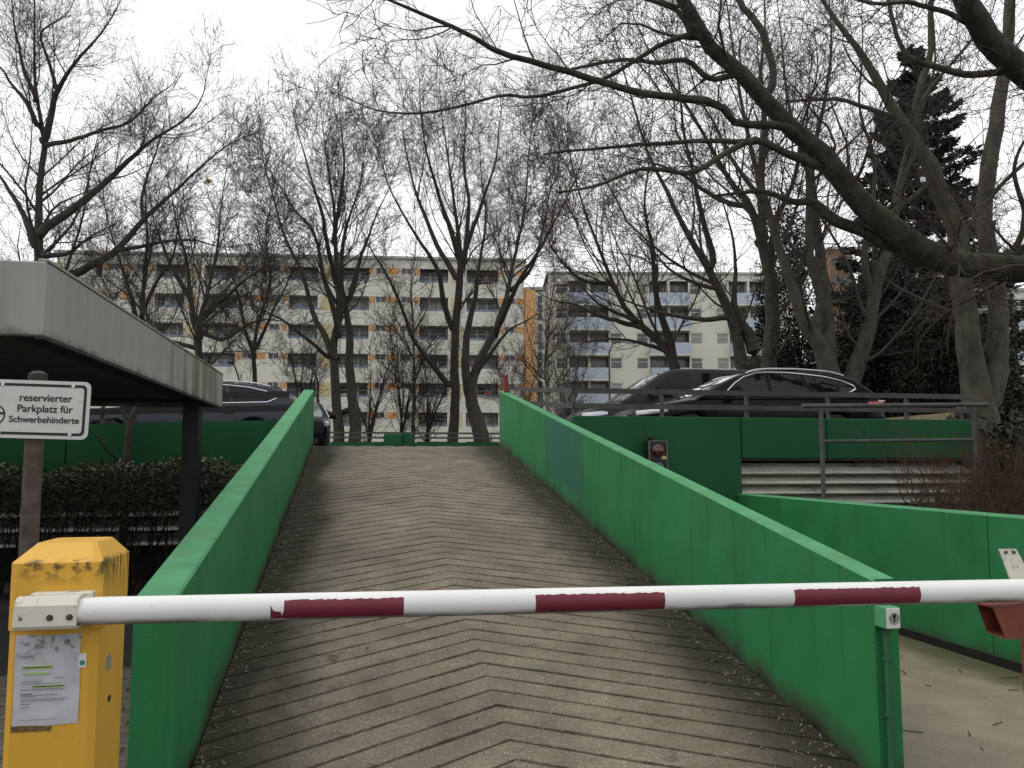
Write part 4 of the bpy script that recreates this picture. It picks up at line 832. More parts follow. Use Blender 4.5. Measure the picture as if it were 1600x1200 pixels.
# ------------------------------------------------------------------ trees
def resample(P, Rr, K):
    P = np.asarray(P, float); Rr = np.asarray(Rr, float); s = np.r_[0, np.cumsum(np.linalg.norm(np.diff(P, axis=0), axis=1))]
    # Catmull-Rom smoothing
    t = np.linspace(0, s[-1], K); idx = np.clip(np.searchsorted(s, t, 'right')-1, 0, len(P)-2); u = ((t-s[idx])/(s[idx+1]-s[idx]))[:, None]
    p0, p1, p2, p3 = P[np.maximum(idx-1, 0)], P[idx], P[idx+1], P[np.minimum(idx+2, len(P)-1)]
    Q = .5*((2*p1)+(-p0+p2)*u+(2*p0-5*p1+4*p2-p3)*u**2+(-p0+3*p1-3*p2+p3)*u**3)
    return Q, np.interp(t, s, Rr)
def tubes(pts, rad, S):
    N, K, _ = pts.shape; T = np.gradient(pts, axis=1); T /= np.linalg.norm(T, axis=2, keepdims=True)+1e-9
    a = np.where((np.abs(T[:, :1, 2:3]) < .8), np.array([0, 0, 1.]), np.array([1., 0, 0])); a = np.broadcast_to(a, pts.shape)
    U = np.cross(T, a); U /= np.linalg.norm(U, axis=2, keepdims=True)+1e-9; W = np.cross(T, U)
    ang = np.arange(S)*2*np.pi/S; V = pts[:, :, None]+rad[:, :, None, None]*(np.cos(ang)[None, None, :, None]*U[:, :, None]+np.sin(ang)[None, None, :, None]*W[:, :, None])
    n, k, s = np.meshgrid(np.arange(N), np.arange(K-1), np.arange(S), indexing='ij'); base = n*K*S; s2 = (s+1) % S
    Q = np.stack([base+k*S+s, base+k*S+s2, base+(k+1)*S+s2, base+(k+1)*S+s], -1).reshape(-1, 4); return V.reshape(-1, 3), Q
def unit(v): return v/(np.linalg.norm(v, axis=-1, keepdims=True)+1e-9)
def spawn(par, dens, t0, ang, lenf, rr, K, up, wander, rmin, taper=.15, lmin=.15, droop=0., rng=RNG, out=None):
    """children on parent polylines (pts N,K,3 / rad N,K)"""
    pts, rad = par; N, KP, _ = pts.shape; L = np.linalg.norm(np.diff(pts, axis=1), axis=2).sum(1); n = rng.poisson(L*dens); idx = np.repeat(np.arange(N), n); M = len(idx)
    if M == 0: return None
    t = t0+(1-t0)*rng.random(M)**.85; f = t*(KP-1); k = np.minimum(f.astype(int), KP-2); u = (f-k)[:, None]
    p = pts[idx, k]*(1-u)+pts[idx, k+1]*u; r = rad[idx, k]*(1-u[:, 0])+rad[idx, k+1]*u[:, 0]; T = unit(pts[idx, k+1]-pts[idx, k])
    rnd = unit(rng.normal(size=(M, 3))); perp = unit(rnd-T*(rnd*T).sum(1, keepdims=True)); a = R(1)*rng.uniform(ang[0], ang[1], M)[:, None]
    d = unit(T*np.cos(a)+perp*np.sin(a)+np.array([0, 0, up])*rng.uniform(.3, 1, (M, 1)))
    ln = np.maximum(lmin, L[idx]*(1-.55*t)*rng.uniform(lenf[0], lenf[1], M)) if lenf[1] < 1 else rng.uniform(lenf[0]-1, lenf[1]-1, M)
    r0 = np.maximum(np.minimum(r*rr*rng.uniform(.5, 1., M), ln*.0125), rmin); P = np.zeros((M, K, 3)); P[:, 0] = p; st = (ln/(K-1))[:, None]
    for i in range(1, K):
        P[:, i] = P[:, i-1]+d*st; d = unit(d+rng.normal(size=(M, 3))*wander+np.array([0, 0, up*.35-droop*i/K]))
    Rd = r0[:, None]*(1-(1-taper)*np.linspace(0, 1, K)**.8)[None]; Rd = np.maximum(Rd, rmin*.7); return P, Rd
def merge_tubes(parts):
    Vs, Qs, o = [], [], 0
    for V, Q in parts: Vs.append(V); Qs.append(Q+o); o += len(V)
    return np.concatenate(Vs), np.concatenate(Qs)
TRI = [0]
def tree(name, label, limbs, d, ground=0., bark=None, twig=None, group='bare trees', dens=(1.1, 2.4, 4.2), lens=((.28, .5), (.3, .55), (1.25, 1.75)), up=.25, rmin=.006, depth_spread=.2, ang=(28, 65), seed=1, extra=0., cat='tree', wander=.14, base=None, mass=1.0, et=.22, buds=3000, t0=.22):
    """limbs: list of pixel polylines [(px, py, halfwidth_px), ...]; the first starts at the trunk foot"""
    rng = np.random.default_rng(seed); bark = bark or M_barkD; twig = twig or M_twigD
    dens = (dens[0]*1.35, dens[1]*1.5, dens[2]*1.25); L0 = []; first = None; SAMP = []
    for li, lm in enumerate(limbs):
        if hasattr(lm, 'get') is False and isinstance(lm, tuple) and isinstance(lm[0], (int, float)) is False: dd, pl = lm[0], lm[1]
        else: dd, pl = None, lm
        s = rng.uniform(-1, 1)*depth_spread if li else rng.uniform(-.3, .3)*depth_spread
        xy0 = np.array(pl[0][:2], float); P = []; Rr = []; d0 = d
        if li and SAMP and not (base and li in base):
            q = np.array(SAMP); k_ = int(np.argmin((q[:, 0]-xy0[0])**2+(q[:, 1]-xy0[1])**2)); d0 = q[k_, 2]; P.append(at(q[k_, 0], q[k_, 1], d0)); Rr.append(pl[0][2]*d0/F)
            if (q[k_, 0]-xy0[0])**2+(q[k_, 1]-xy0[1])**2 < 1.: P, Rr = [], []
        prev = None
        for (x, y, h) in pl:
            dist = np.linalg.norm(np.array([x, y])-xy0)/F*d; de = d0+dist*s*2; P.append(at(x, y, de)); Rr.append(h*de/F)
            if prev is not None: SAMP += [(prev[0]+(x-prev[0])*f, prev[1]+(y-prev[1])*f, prev[2]+(de-prev[2])*f) for f in (.25, .5, .75, 1.)]
            prev = (x, y, de)
        if li == 0 or (base and li in base):
            f = P[0].copy(); f[2] = ground-.1; h = P[0][2]-f[2]
            if h > .05: P = [f, f*.6+P[0]*.4]+P; Rr = [Rr[0]*1.3, Rr[0]*1.05]+Rr
            if li == 0: first = f
        q_, r_ = resample(P, Rr, 26); L0.append((q_, r_*np.interp(np.linspace(0, 1, 26), [0, .5, 1], [1, .5+.5*et*.8+.0 if et < 1 else 1, et])))
    pts = np.stack([a for a, b in L0]); rad = np.stack([b for a, b in L0]); pts[:, 1:-1] += rng.normal(size=pts[:, 1:-1].shape)*rad[:, 1:-1, None]*.1; LL = np.linalg.norm(np.diff(pts, axis=1), axis=2).sum(1); tt = np.linspace(0, 1, 26)
    for k_ in (2.3, 3.9, 6.7, 10.5): pts += (np.sin(tt[None, :]*k_*2+rng.uniform(0, 6.28, (len(pts), 1)))*np.minimum(1, tt*5)[None, :]*(LL[:, None]*.011/k_**.6))[:, :, None]*unit(rng.normal(size=(len(pts), 1, 3)))
    o = empty(name, (0, 0, 0)); tag(o, label, cat, group)
    V, Q = tubes(pts, rad, 12); trunk_parts = [(V, Q)]
    l1 = spawn((pts, rad), dens[0]*1.15, t0, ang, (lens[0][0], lens[0][1]*1.12), .55, 8, up, wander, rmin*1.6, lmin=.5, rng=rng)
    crown = []; lv = l1
    if l1: crown.append(tubes(*l1, 5))
    l2 = spawn(l1, dens[1], .1, (25, 65), lens[1], .55, 6, up*.6, wander, rmin*1.2, lmin=.3, rng=rng); crown.append(tubes(*l2, 4))
    l2b = spawn((pts, rad), dens[0]*1.2, .35, (30, 75), (1.4, 2.0), .3, 6, up*.6, wander, rmin*1.1, rng=rng); crown.append(tubes(*l2b, 4))
    l2 = (np.concatenate([l2[0], l2b[0]]), np.concatenate([l2[1], l2b[1]]))
    l3 = spawn(l2, dens[2], .05, (25, 70), lens[2], .6, 3 if d >= 28 else 4, up*.4, wander*1.2, rmin, rng=rng); crown.append(tubes(*l3, 3))
    if mass > 0:
        l4 = spawn(l3, 3.7*mass, .15, (25, 70), (1.12, 1.35), .7, 3, up*.3, wander, rmin*.75, rng=rng)
        if l4: crown.append(tubes(*l4, 3))
    if buds:
        src = l3[0].reshape(-1, 3); src = src[rng.integers(0, len(src), buds)]; bv, bq = leaf_cloud(src+rng.normal(size=src.shape)*rmin*2, rmin*3.2, rng, .5); crown.append((bv, bq))
    V, Q = merge_tubes(trunk_parts); link('trunk', np_mesh('trunk', V, Q, bark, True), o)
    V, Q = merge_tubes(crown); link('crown', np_mesh('crown', V, Q, twig, False), o); TRI[0] += 2*len(Q); return o, (pts, rad)

def leaf_cloud(P, size, rng, aspect=.55, flat=0.):
    """rhombic folded leaves at points P"""
    n = len(P); a = unit(rng.normal(size=(n, 3))); 
    if flat: a[:, 2] *= (1-flat); a = unit(a)
    b = unit(np.cross(a, rng.normal(size=(n, 3)))); s = (size*rng.uniform(.6, 1.3, n))[:, None]; c = np.cross(a, b)
    V = np.stack([P-a*s, P+b*s*aspect+c*s*.12, P+a*s, P-b*s*aspect+c*s*.12], 1).reshape(-1, 3); Q = np.arange(4*n).reshape(-1, 4); return V, Q
GARD = .93
# foreground limb tree, trunk outside the right edge
tree('bare_tree', 'mossy limb of a tree outside the right edge, sweeping up across the picture', [
    [(1860, 720, 44), (1850, 560, 42), (1810, 490, 34), (1740, 455, 28), (1660, 437, 23), (1600, 430, 21), (1520, 425, 22), (1450, 405, 21), (1390, 365, 19), (1330, 310, 17), (1290, 262, 15), (1240, 215, 14), (1195, 165, 13), (1150, 115, 12), (1110, 75, 11), (1080, 30, 10), (1050, -20, 9), (1010, -90, 6)],
    [(1292, 258, 9), (1260, 222, 7.5), (1220, 198, 6.5), (1155, 200, 6), (1138, 180, 6), (1112, 165, 6), (1065, 157, 6), (1000, 142, 5.5), (969, 133, 5.5), (875, 105, 5), (777, 79, 4.2), (725, 52, 3.6), (650, 22, 2.8), (601, 0, 2), (560, -16, 1.4)],
    [(1192, 168, 7), (1203, 140, 6.5), (1206, 112, 6), (1190, 50, 5.5), (1155, 0, 5), (1120, -60, 4)],
    [(1084, 52, 4.5), (1045, 65, 3.8), (1020, 78, 3.6), (969, 109, 3.3), (924, 131, 3), (837, 156, 2.6), (785, 150, 2.3), (725, 165, 2.1), (669, 176, 1.9), (612, 174, 1.6), (570, 165, 1.2), (525, 143, .8)],
    [(1284, 260, 8), (1230, 238, 6), (1180, 222, 5.5), (1125, 250, 4.5), (1080, 272, 4), (1000, 265, 3.2), (930, 290, 2.4), (870, 300, 1.6)],
    [(1182, 222, 4.5), (1090, 219, 3.6), (1000, 226, 3), (920, 235, 2.2), (850, 242, 1.4)],
    [(1440, 408, 10), (1400, 388, 9), (1350, 364, 9), (1300, 342, 9), (1270, 318, 7), (1235, 316, 5), (1190, 300, 3.5), (1120, 305, 2)],
    [(1830, 520, 34), (1790, 330, 30), (1720, 210, 26), (1650, 150, 23), (1600, 115, 21), (1555, 80, 19), (1530, 45, 18), (1505, 0, 17), (1480, -60, 14)],
    [(1585, 108, 6), (1520, 117, 5.5), (1470, 105, 5), (1425, 92, 4), (1405, 60, 3.5), (1390, 10, 3), (1380, -30, 2)],
    [(1525, 42, 5), (1480, 22, 4), (1420, 6, 3.5), (1360, 4, 2.5), (1300, -10, 2)],
    [(1080, 60, 5), (1060, 20, 4), (1000, -5, 3), (930, -30, 2)],
    [(1150, 116, 5), (1110, 122, 4.5), (1070, 95, 4), (1020, 100, 3.4), (960, 95, 3), (880, 110, 2)],
], 9.0, GARD, M_barkG, M_twigR, dens=(2.0, 3.6, 5.2), lens=((.12, .3), (.3, .55), (1.15, 1.45)), up=.12, rmin=.0030, depth_spread=.3, seed=3, mass=1.3, wander=.24, buds=9000, et=1.)
tree('bare_tree', 'olive-grey forked tree behind the pipe guard rail at right', [
    [(1535, 700, 27), (1532, 640, 26), (1520, 575, 19), (1505, 480, 17), (1490, 370, 15), (1460, 290, 13), (1435, 240, 12), (1400, 185, 9), (1370, 125, 7), (1340, 75, 5), (1300, 20, 3.5), (1270, -40, 2.5)],
    [(1540, 640, 20), (1556, 585, 17), (1561, 520, 15), (1560, 450, 14), (1555, 390, 13), (1550, 320, 12), (1550, 250, 12), (1562, 175, 11), (1572, 100, 9), (1568, 0, 8), (1560, -80, 6)],
    [(1437, 242, 7), (1430, 165, 6), (1445, 110, 5), (1455, 75, 4.5), (1457, 0, 4), (1455, -60, 3)],
    [(1430, 235, 5), (1398, 320, 4), (1408, 270, 4), (1420, 215, 4), (1440, 160, 3), (1470, 120, 2.5), (1520, 60, 2)],
    [(1558, 420, 6), (1590, 380, 5), (1600, 330, 4), (1585, 270, 3), (1600, 220, 2)],
    [(1500, 370, 4), (1530, 330, 3.5), (1575, 280, 3), (1620, 235, 2)],
    [(1545, 560, 9), (1555, 470, 6), (1535, 400, 4), (1545, 330, 3)],
    [(1400, 185, 4), (1350, 165, 3.4), (1300, 155, 3), (1230, 160, 2)],
], 13.0, GARD, M_barkL, M_twigD, dens=(1.0, 1.9, 3.0), lens=((.14, .34), (.3, .5), (1.2, 1.6)), up=.2, rmin=.0035, seed=5, mass=.5, et=1.)
tree('bare_tree', 'leaning olive-grey trunk behind the rear of the black estate car', [
    [(1330, 610, 17), (1340, 575, 16), (1360, 510, 14), (1368, 440, 13), (1385, 380, 11), (1398, 320, 9), (1412, 260, 7.5), (1430, 190, 6), (1452, 120, 5), (1456, 40, 4), (1450, -40, 3)],
    [(1365, 470, 7), (1350, 400, 6), (1362, 320, 5), (1365, 250, 4.5), (1345, 170, 4), (1350, 80, 3), (1345, 0, 2)],
    [(1398, 330, 5), (1450, 290, 4), (1490, 250, 3), (1540, 200, 2)],
], 20.0, GARD, M_barkL, M_twigD, dens=(.9, 1.8, 2.8), lens=((.2, .4), (.3, .5), (1.3, 1.8)), up=.3, rmin=.005, seed=6, mass=.35)
tree('bare_tree', 'two-stemmed olive-grey tree with pruning scars above the black estate car roof', [
    [(1297, 600, 21), (1292, 570, 19), (1280, 540, 16), (1252, 490, 14), (1236, 440, 12), (1215, 380, 11), (1195, 320, 10), (1180, 270, 8), (1162, 180, 7), (1150, 100, 5), (1140, 20, 4), (1130, -40, 3)],
    [(1295, 575, 14), (1291, 520, 13), (1286, 460, 13), (1284, 400, 10), (1280, 330, 9), (1272, 260, 8), (1288, 160, 6), (1295, 60, 5), (1292, -20, 4)],
    [(1268, 515, 9), (1283, 470, 8), (1265, 400, 8), (1262, 320, 7), (1260, 260, 6), (1240, 180, 5), (1225, 100, 4), (1215, 0, 3)],
    [(1285, 480, 4), (1310, 470, 3), (1340, 462, 2.5), (1362, 463, 2)],
    [(1196, 320, 5), (1150, 260, 4), (1120, 200, 3.5), (1085, 130, 3), (1060, 50, 2)],
], 20.0, GARD, M_barkL, M_twigD, dens=(1.1, 2.0, 3.0), lens=((.2, .42), (.3, .5), (1.3, 1.8)), up=.3, rmin=.005, seed=7, mass=.5)
tree('bare_tree', 'straight dark trunk above the van roof, forking high left', [
    [(1200, 600, 16), (1201, 560, 15), (1203, 450, 15), (1192, 400, 14), (1182, 365, 12), (1165, 320, 10), (1135, 285, 8), (1110, 240, 7), (1080, 180, 6), (1040, 110, 4.5), (1010, 60, 3.5), (985, 0, 2.5)],
    [(1192, 380, 9), (1190, 300, 8), (1195, 200, 7), (1190, 120, 5), (1195, 40, 4), (1190, -40, 3)],
    [(1165, 322, 5), (1120, 310, 4.5), (1060, 270, 4), (1000, 250, 3), (950, 240, 2)],
    [(1200, 430, 6), (1215, 350, 5), (1240, 280, 4.5), (1250, 200, 4), (1275, 110, 3), (1270, 30, 2)],
], 22.0, GARD, M_barkG, M_twigR, dens=(1.1, 2.1, 3.2), lens=((.2, .42), (.3, .5), (1.3, 1.8)), up=.28, rmin=.0055, seed=8, mass=.6)
tree('bare_tree', 'slanting dark tree left of the straight trunk above the van', [
    [(1170, 600, 14), (1162, 569, 13), (1150, 520, 11), (1140, 485, 11), (1126, 450, 10), (1109, 419, 9), (1075, 360, 7.5), (1045, 300, 6), (1010, 230, 5), (990, 160, 4), (965, 80, 3), (945, 0, 2)],
    [(1116, 412, 6), (1100, 350, 5), (1082, 280, 4.5), (1065, 200, 4), (1060, 110, 3), (1050, 20, 2)],
    [(1142, 495, 5), (1100, 499, 4.5), (1069, 497, 4), (1025, 487, 3.4), (980, 470, 2.8), (930, 450, 2), (890, 440, 1.4)],
    [(1180, 570, 13), (1172, 530, 12), (1152, 500, 11), (1146, 470, 7), (1150, 420, 5), (1140, 350, 4), (1120, 280, 3)],
    [(1126, 452, 4), (1080, 440, 3.4), (1040, 415, 3), (1000, 370, 2.4), (960, 350, 1.6)],
], 25.0, GARD, M_barkG, M_twigR, dens=(1.1, 2.2, 3.2), lens=((.22, .45), (.3, .5), (1.3, 1.8)), up=.22, rmin=.006, seed=9, mass=.7)
tree('bare_tree', 'low spreading dark tree behind the van windscreen, arms reaching left', [
    [(1060, 600, 12), (1055, 570, 11), (1040, 540, 10), (1005, 510, 8), (975, 480, 7), (955, 440, 6), (940, 400, 5), (925, 360, 4.5), (905, 300, 3.6), (890, 230, 3), (880, 170, 2)],
    [(1050, 560, 8), (1045, 530, 7), (1028, 490, 6), (1020, 445, 5.5), (1018, 380, 5), (1010, 320, 4), (1015, 250, 3), (1000, 180, 2)],
    [(1008, 512, 5), (960, 500, 4.4), (925, 490, 3.8), (900, 478, 3.2), (860, 468, 2.6), (820, 440, 2)],
    [(1040, 548, 4), (1000, 535, 3.5), (960, 530, 3), (915, 535, 2.2), (880, 545, 1.6)],
    [(955, 442, 4), (915, 440, 3.4), (890, 420, 3), (860, 380, 2.4), (840, 330, 1.8)],
    [(1000, 505, 4), (970, 490, 3.6), (930, 470, 3), (900, 440, 2.4), (875, 400, 1.8)],
], 30.0, GARD, M_barkD, M_twigR, dens=(1.2, 2.3, 3.4), lens=((.24, .5), (.3, .55), (1.3, 1.9)), up=.2, rmin=.007, seed=10, mass=.8)
# the pair of broom-shaped trees beyond the deck
tree('bare_tree', 'broom-shaped dark tree straight above the ramp crest, right of the slim birch', [
    [(706, 690, 10), (707, 640, 9), (709, 590, 9), (712, 520, 9), (718, 450, 10), (718, 400, 8), (714, 350, 6), (705, 280, 4.5), (696, 200, 3), (690, 130, 1.8)],
    [(750, 690, 15), (742, 650, 13), (734, 620, 12), (745, 580, 9), (770, 525, 8), (795, 450, 6), (815, 350, 4.5), (825, 250, 3), (832, 170, 1.8)],
    [(702, 602, 5), (675, 570, 4.5), (650, 535, 4.2), (635, 500, 4), (620, 465, 3.8), (600, 425, 3.4), (585, 400, 3), (565, 360, 2.4), (545, 310, 1.6)],
    [(708, 520, 5), (692, 470, 5), (683, 425, 4.6), (665, 390, 4), (640, 350, 3.4), (610, 290, 2.6), (590, 230, 2), (572, 180, 1.3)],
    [(720, 412, 5), (735, 365, 4.4), (750, 325, 4), (770, 265, 3), (780, 200, 2.2), (786, 145, 1.4)],
    [(716, 400, 5), (700, 350, 4.4), (685, 300, 4), (668, 240, 3), (660, 180, 2.2), (655, 120, 1.4)],
    [(732, 615, 8), (727, 560, 7), (729, 505, 6), (742, 460, 5), (752, 400, 4), (758, 330, 3), (752, 260, 2.2), (748, 180, 1.4)],
    [(772, 528, 5), (810, 440, 4.4), (848, 382, 3.6), (890, 300, 2.6), (912, 240, 1.6)],
    [(716, 440, 5), (690, 395, 4.4), (660, 330, 4), (645, 280, 3), (632, 210, 2.2), (628, 140, 1.4)],
    [(720, 430, 5), (728, 380, 4.6), (732, 320, 4), (725, 250, 3), (728, 170, 2), (722, 110, 1.3)],
    [(795, 455, 4), (830, 420, 3), (850, 350, 2.6), (862, 280, 2), (875, 220, 1.3)],
    [(740, 590, 5), (760, 560, 4), (790, 520, 3.4), (825, 500, 2.6), (860, 480, 1.6)],
], 38.0, 0, M_barkD, M_twigR, dens=(.85, 2.1, 2.9), lens=((.2, .42), (.3, .5), (1.4, 2.0)), up=.25, rmin=.0075, depth_spread=.3, ang=(24, 52), seed=12, mass=.7, t0=.42, base=[1])
tree('bare_tree', 'broom-shaped double-stemmed dark tree left of the ramp crest', [
    [(532, 690, 10), (531, 640, 9), (528, 600, 9), (525, 525, 8.5), (532, 490, 8), (524, 430, 7), (519, 380, 6), (517, 325, 5), (512, 275, 3.6), (505, 200, 2.4), (500, 145, 1.4)],
    [(552, 690, 11), (551, 640, 10), (548, 575, 9), (550, 525, 8.5), (543, 480, 7), (537, 425, 6), (548, 350, 4.5), (563, 290, 3), (572, 230, 2), (578, 180, 1.2)],
    [(520, 560, 5.5), (505, 520, 5), (490, 490, 4.8), (470, 430, 4.2), (450, 380, 3.8), (430, 320, 3), (412, 250, 2.2), (402, 190, 1.3)],
    [(531, 530, 5), (516, 470, 4.8), (505, 430, 4.6), (492, 365, 4), (455, 320, 3.2), (420, 265, 2.2), (395, 235, 1.3)],
    [(526, 440, 4.5), (508, 370, 4), (500, 320, 3.6), (480, 260, 2.8), (462, 190, 2), (455, 140, 1.2)],
    [(545, 470, 4.5), (560, 410, 4), (580, 360, 3), (600, 310, 2.2), (620, 270, 1.3)],
    [(521, 380, 4), (530, 310, 3.4), (538, 250, 2.8), (532, 190, 2), (530, 130, 1.2)],
    [(516, 560, 4), (480, 530, 3.4), (440, 500, 3), (400, 480, 2.4), (360, 470, 1.6)],
    [(545, 640, 5), (525, 648, 4.5), (500, 632, 3.6), (495, 590, 2.6), (470, 560, 2), (440, 540, 1.3)],
], 36.0, 0, M_barkD, M_twigD, dens=(.85, 2.1, 2.9), lens=((.2, .42), (.3, .5), (1.4, 2.0)), up=.25, rmin=.0075, depth_spread=.3, ang=(24, 52), seed=13, mass=.7, t0=.42, base=[1])
# big tree at left
tree('bare_tree', 'tall dark tree at the left edge rising above the canopy, long limb to the right', [
    [(63, 560, 13), (62, 470, 12), (62, 400, 11), (61, 335, 9.5), (60, 280, 9), (67, 228, 8.5), (62, 196, 7), (55, 140, 6), (53, 70, 5), (52, 0, 4), (48, -60, 3)],
    [(69, 223, 6), (80, 180, 5.5), (87, 147, 5), (119, 98, 4), (150, 56, 3.2), (175, 25, 2.6), (189, 0, 2), (200, -30, 1.4)],
    [(76, 226, 4), (115, 220, 3.6), (168, 203, 3.2), (203, 189, 2.8), (241, 150, 2.2), (270, 130, 1.8), (285, 95, 1.2)],
    [(64, 362, 7.5), (95, 340, 7), (140, 308, 6.2), (182, 270, 5.5), (210, 245, 5), (241, 217, 4.4), (290, 185, 3.2), (315, 154, 2.4), (325, 110, 1.8), (332, 75, 1.2)],
    [(66, 450, 9), (105, 434, 8), (140, 416, 7.4), (182, 392, 6.8), (224, 343, 5.8), (266, 308, 5), (300, 273, 4.2), (332, 245, 3.4), (367, 220, 2.6), (413, 200, 1.6)],
    [(58, 196, 4.5), (42, 161, 4), (14, 126, 3.4), (0, 105, 3), (-40, 75, 2)],
    [(54, 385, 6), (35, 332, 5.5), (14, 297, 5), (0, 276, 4.6), (-40, 240, 3)],
    [(58, 160, 4), (35, 100, 3.4), (25, 50, 3), (20, 0, 2.4), (10, -50, 1.6)],
    [(90, 145, 3.4), (70, 80, 3), (66, 50, 2.6), (105, 20, 2), (122, -20, 1.4)],
    [(182, 392, 4), (235, 382, 3.4), (290, 376, 2.8), (350, 385, 2), (410, 380, 1.3)],
    [(224, 345, 3.4), (222, 300, 3), (240, 250, 2.4), (255, 200, 1.8), (262, 150, 1.2)],
    [(66, 400, 5), (110, 395, 4), (140, 370, 3), (180, 350, 2.2), (200, 330, 1.4)],
], 32.0, 0, M_barkD, M_twigD, dens=(1.0, 2.0, 3.0), lens=((.2, .42), (.3, .55), (1.4, 2.0)), up=.25, rmin=.0065, depth_spread=.3, seed=14, mass=.6)
tree('bare_tree', 'spreading dark tree behind the canopy end, forked above the left estate car', [
    [(318, 600, 9), (316, 568, 8.5), (312, 530, 8), (320, 500, 7.5), (326, 470, 6), (332, 430, 5), (340, 380, 4), (345, 320, 3), (350, 260, 2), (352, 220, 1.3)],
    [(313, 528, 6), (300, 490, 5), (295, 440, 4.4), (285, 390, 3.6), (270, 330, 2.8), (262, 270, 1.8)],
    [(298, 470, 5), (275, 430, 4), (258, 390, 3.4), (240, 340, 2.6), (232, 290, 1.6)],
    [(322, 490, 5), (345, 470, 4.4), (380, 440, 3.6), (410, 420, 2.8), (440, 410, 1.8)],
    [(308, 545, 4), (270, 535, 3.6), (235, 520, 3), (205, 480, 2.4), (190, 430, 1.6)],
    [(318, 520, 4), (350, 530, 3.4), (390, 505, 2.8), (430, 500, 2), (470, 510, 1.3)],
], 30.0, 0, M_barkD, M_twigD, dens=(1.3, 2.3, 3.2), lens=((.24, .5), (.3, .55), (1.3, 1.9)), up=.2, rmin=.007, seed=15, mass=.9)
tree('bare_tree', 'thin dark tree with many stems between the left tree and the long block', [
    [(215, 600, 7), (218, 520, 6.5), (222, 450, 5.5), (232, 380, 4.4), (226, 310, 3.2), (230, 250, 2), (228, 210, 1.2)],
    [(218, 520, 4.5), (200, 450, 4), (185, 400, 3.2), (168, 340, 2.2), (160, 290, 1.4)],
    [(219, 500, 4), (245, 440, 3.4), (270, 400, 2.8), (280, 340, 2), (290, 290, 1.3)],
    [(216, 550, 4), (180, 500, 3.4), (150, 470, 2.6), (120, 450, 1.6)],
], 40.0, 0, M_barkD, M_twigD, dens=(1.2, 2.2, 3.0), lens=((.24, .48), (.3, .55), (1.4, 2.2)), up=.3, rmin=.008, seed=16, mass=.9)
tree('bare_tree', 'slender multi-stemmed tree between the long block and left broom tree', [
    [(400, 600, 5), (398, 560, 4.8), (405, 500, 4.2), (420, 440, 3.6), (415, 380, 2.8), (422, 310, 2), (430, 250, 1.2)],
    [(399, 560, 3.6), (380, 500, 3), (365, 440, 2.6), (352, 390, 1.8), (348, 340, 1.2)],
    [(402, 540, 3.2), (430, 480, 2.8), (455, 430, 2.2), (470, 380, 1.4)],
], 44.0, 0, M_barkD, M_twigD, dens=(1.1, 2.0, 2.8), lens=((.22, .45), (.3, .55), (1.4, 2.2)), up=.35, rmin=.009, seed=17, mass=.8)
tree('birch_tree', 'slim pale birch in the middle beyond the far deck railing', [
    [(643, 690, 4.5), (644, 620, 4), (645, 560, 3.6), (648, 500, 3.2), (645, 440, 2.6), (650, 380, 2), (648, 320, 1.4), (652, 270, .9)],
    [(645, 560, 2), (625, 510, 1.8), (610, 470, 1.4), (600, 430, 1)], [(646, 520, 2), (668, 480, 1.7), (680, 430, 1.3), (690, 390, .9)]],
    46.0, 0, M_birch, M_twigD, dens=(1.2, 1.8, 2.2), lens=((.12, .3), (.3, .5), (1.4, 2.0)), up=.2, rmin=.008, seed=18, mass=.5, group='birches')
tree('birch_tree', 'slim pale birch in front of the stair tower near the red post', [
    [(862, 690, 4.5), (858, 620, 4), (852, 560, 3.4), (858, 500, 3), (866, 440, 2.4), (862, 380, 1.6), (868, 330, 1)],
    [(857, 600, 2.2), (838, 560, 1.8), (825, 520, 1.4), (818, 480, 1)], [(856, 560, 2), (880, 520, 1.7), (895, 470, 1.2)]],
    44.0, 0, M_birch, M_twigR, dens=(1.3, 2.0, 2.4), lens=((.14, .34), (.3, .5), (1.4, 2.0)), up=.2, rmin=.008, seed=19, mass=.5, group='birches')
# saplings and shrubs growing behind the far railing
for i, (px, lab) in enumerate(((472, 'thin bare sapling just left of the double-stemmed tree foot'), (578, 'thin bare sapling just right of the double-stemmed tree foot'), (628, 'bushy bare sapling left of the slim middle birch'), (668, 'bushy bare sapling right of the slim middle birch'), (815, 'bare sapling behind the red post at the wall end'), (885, 'bare sapling below the light blue balconies'))):
    r_ = random.Random(i); hgt = r_.uniform(130, 190); lim = []
    for k in range(5):
        dx = r_.uniform(-60, 60); lim.append([(px+r_.uniform(-4, 4), 690, 2.4), (px+dx*.25, 690-hgt*.35, 2.1), (px+dx*.6, 690-hgt*.7, 1.5), (px+dx, 690-hgt*r_.uniform(.85, 1.15), .8)])
    tree('bare_sapling', lab, lim, 40.+i*1.3, 0, M_barkD, M_twigD, group='saplings behind the deck', dens=(1.4, 1.8, 2.0), lens=((.2, .4), (.3, .5), (1.4, 2.0)), up=.3, rmin=.007, seed=30+i, mass=.0, base=[1, 2, 3, 4], depth_spread=.3)
print('tree tris', TRI[0])

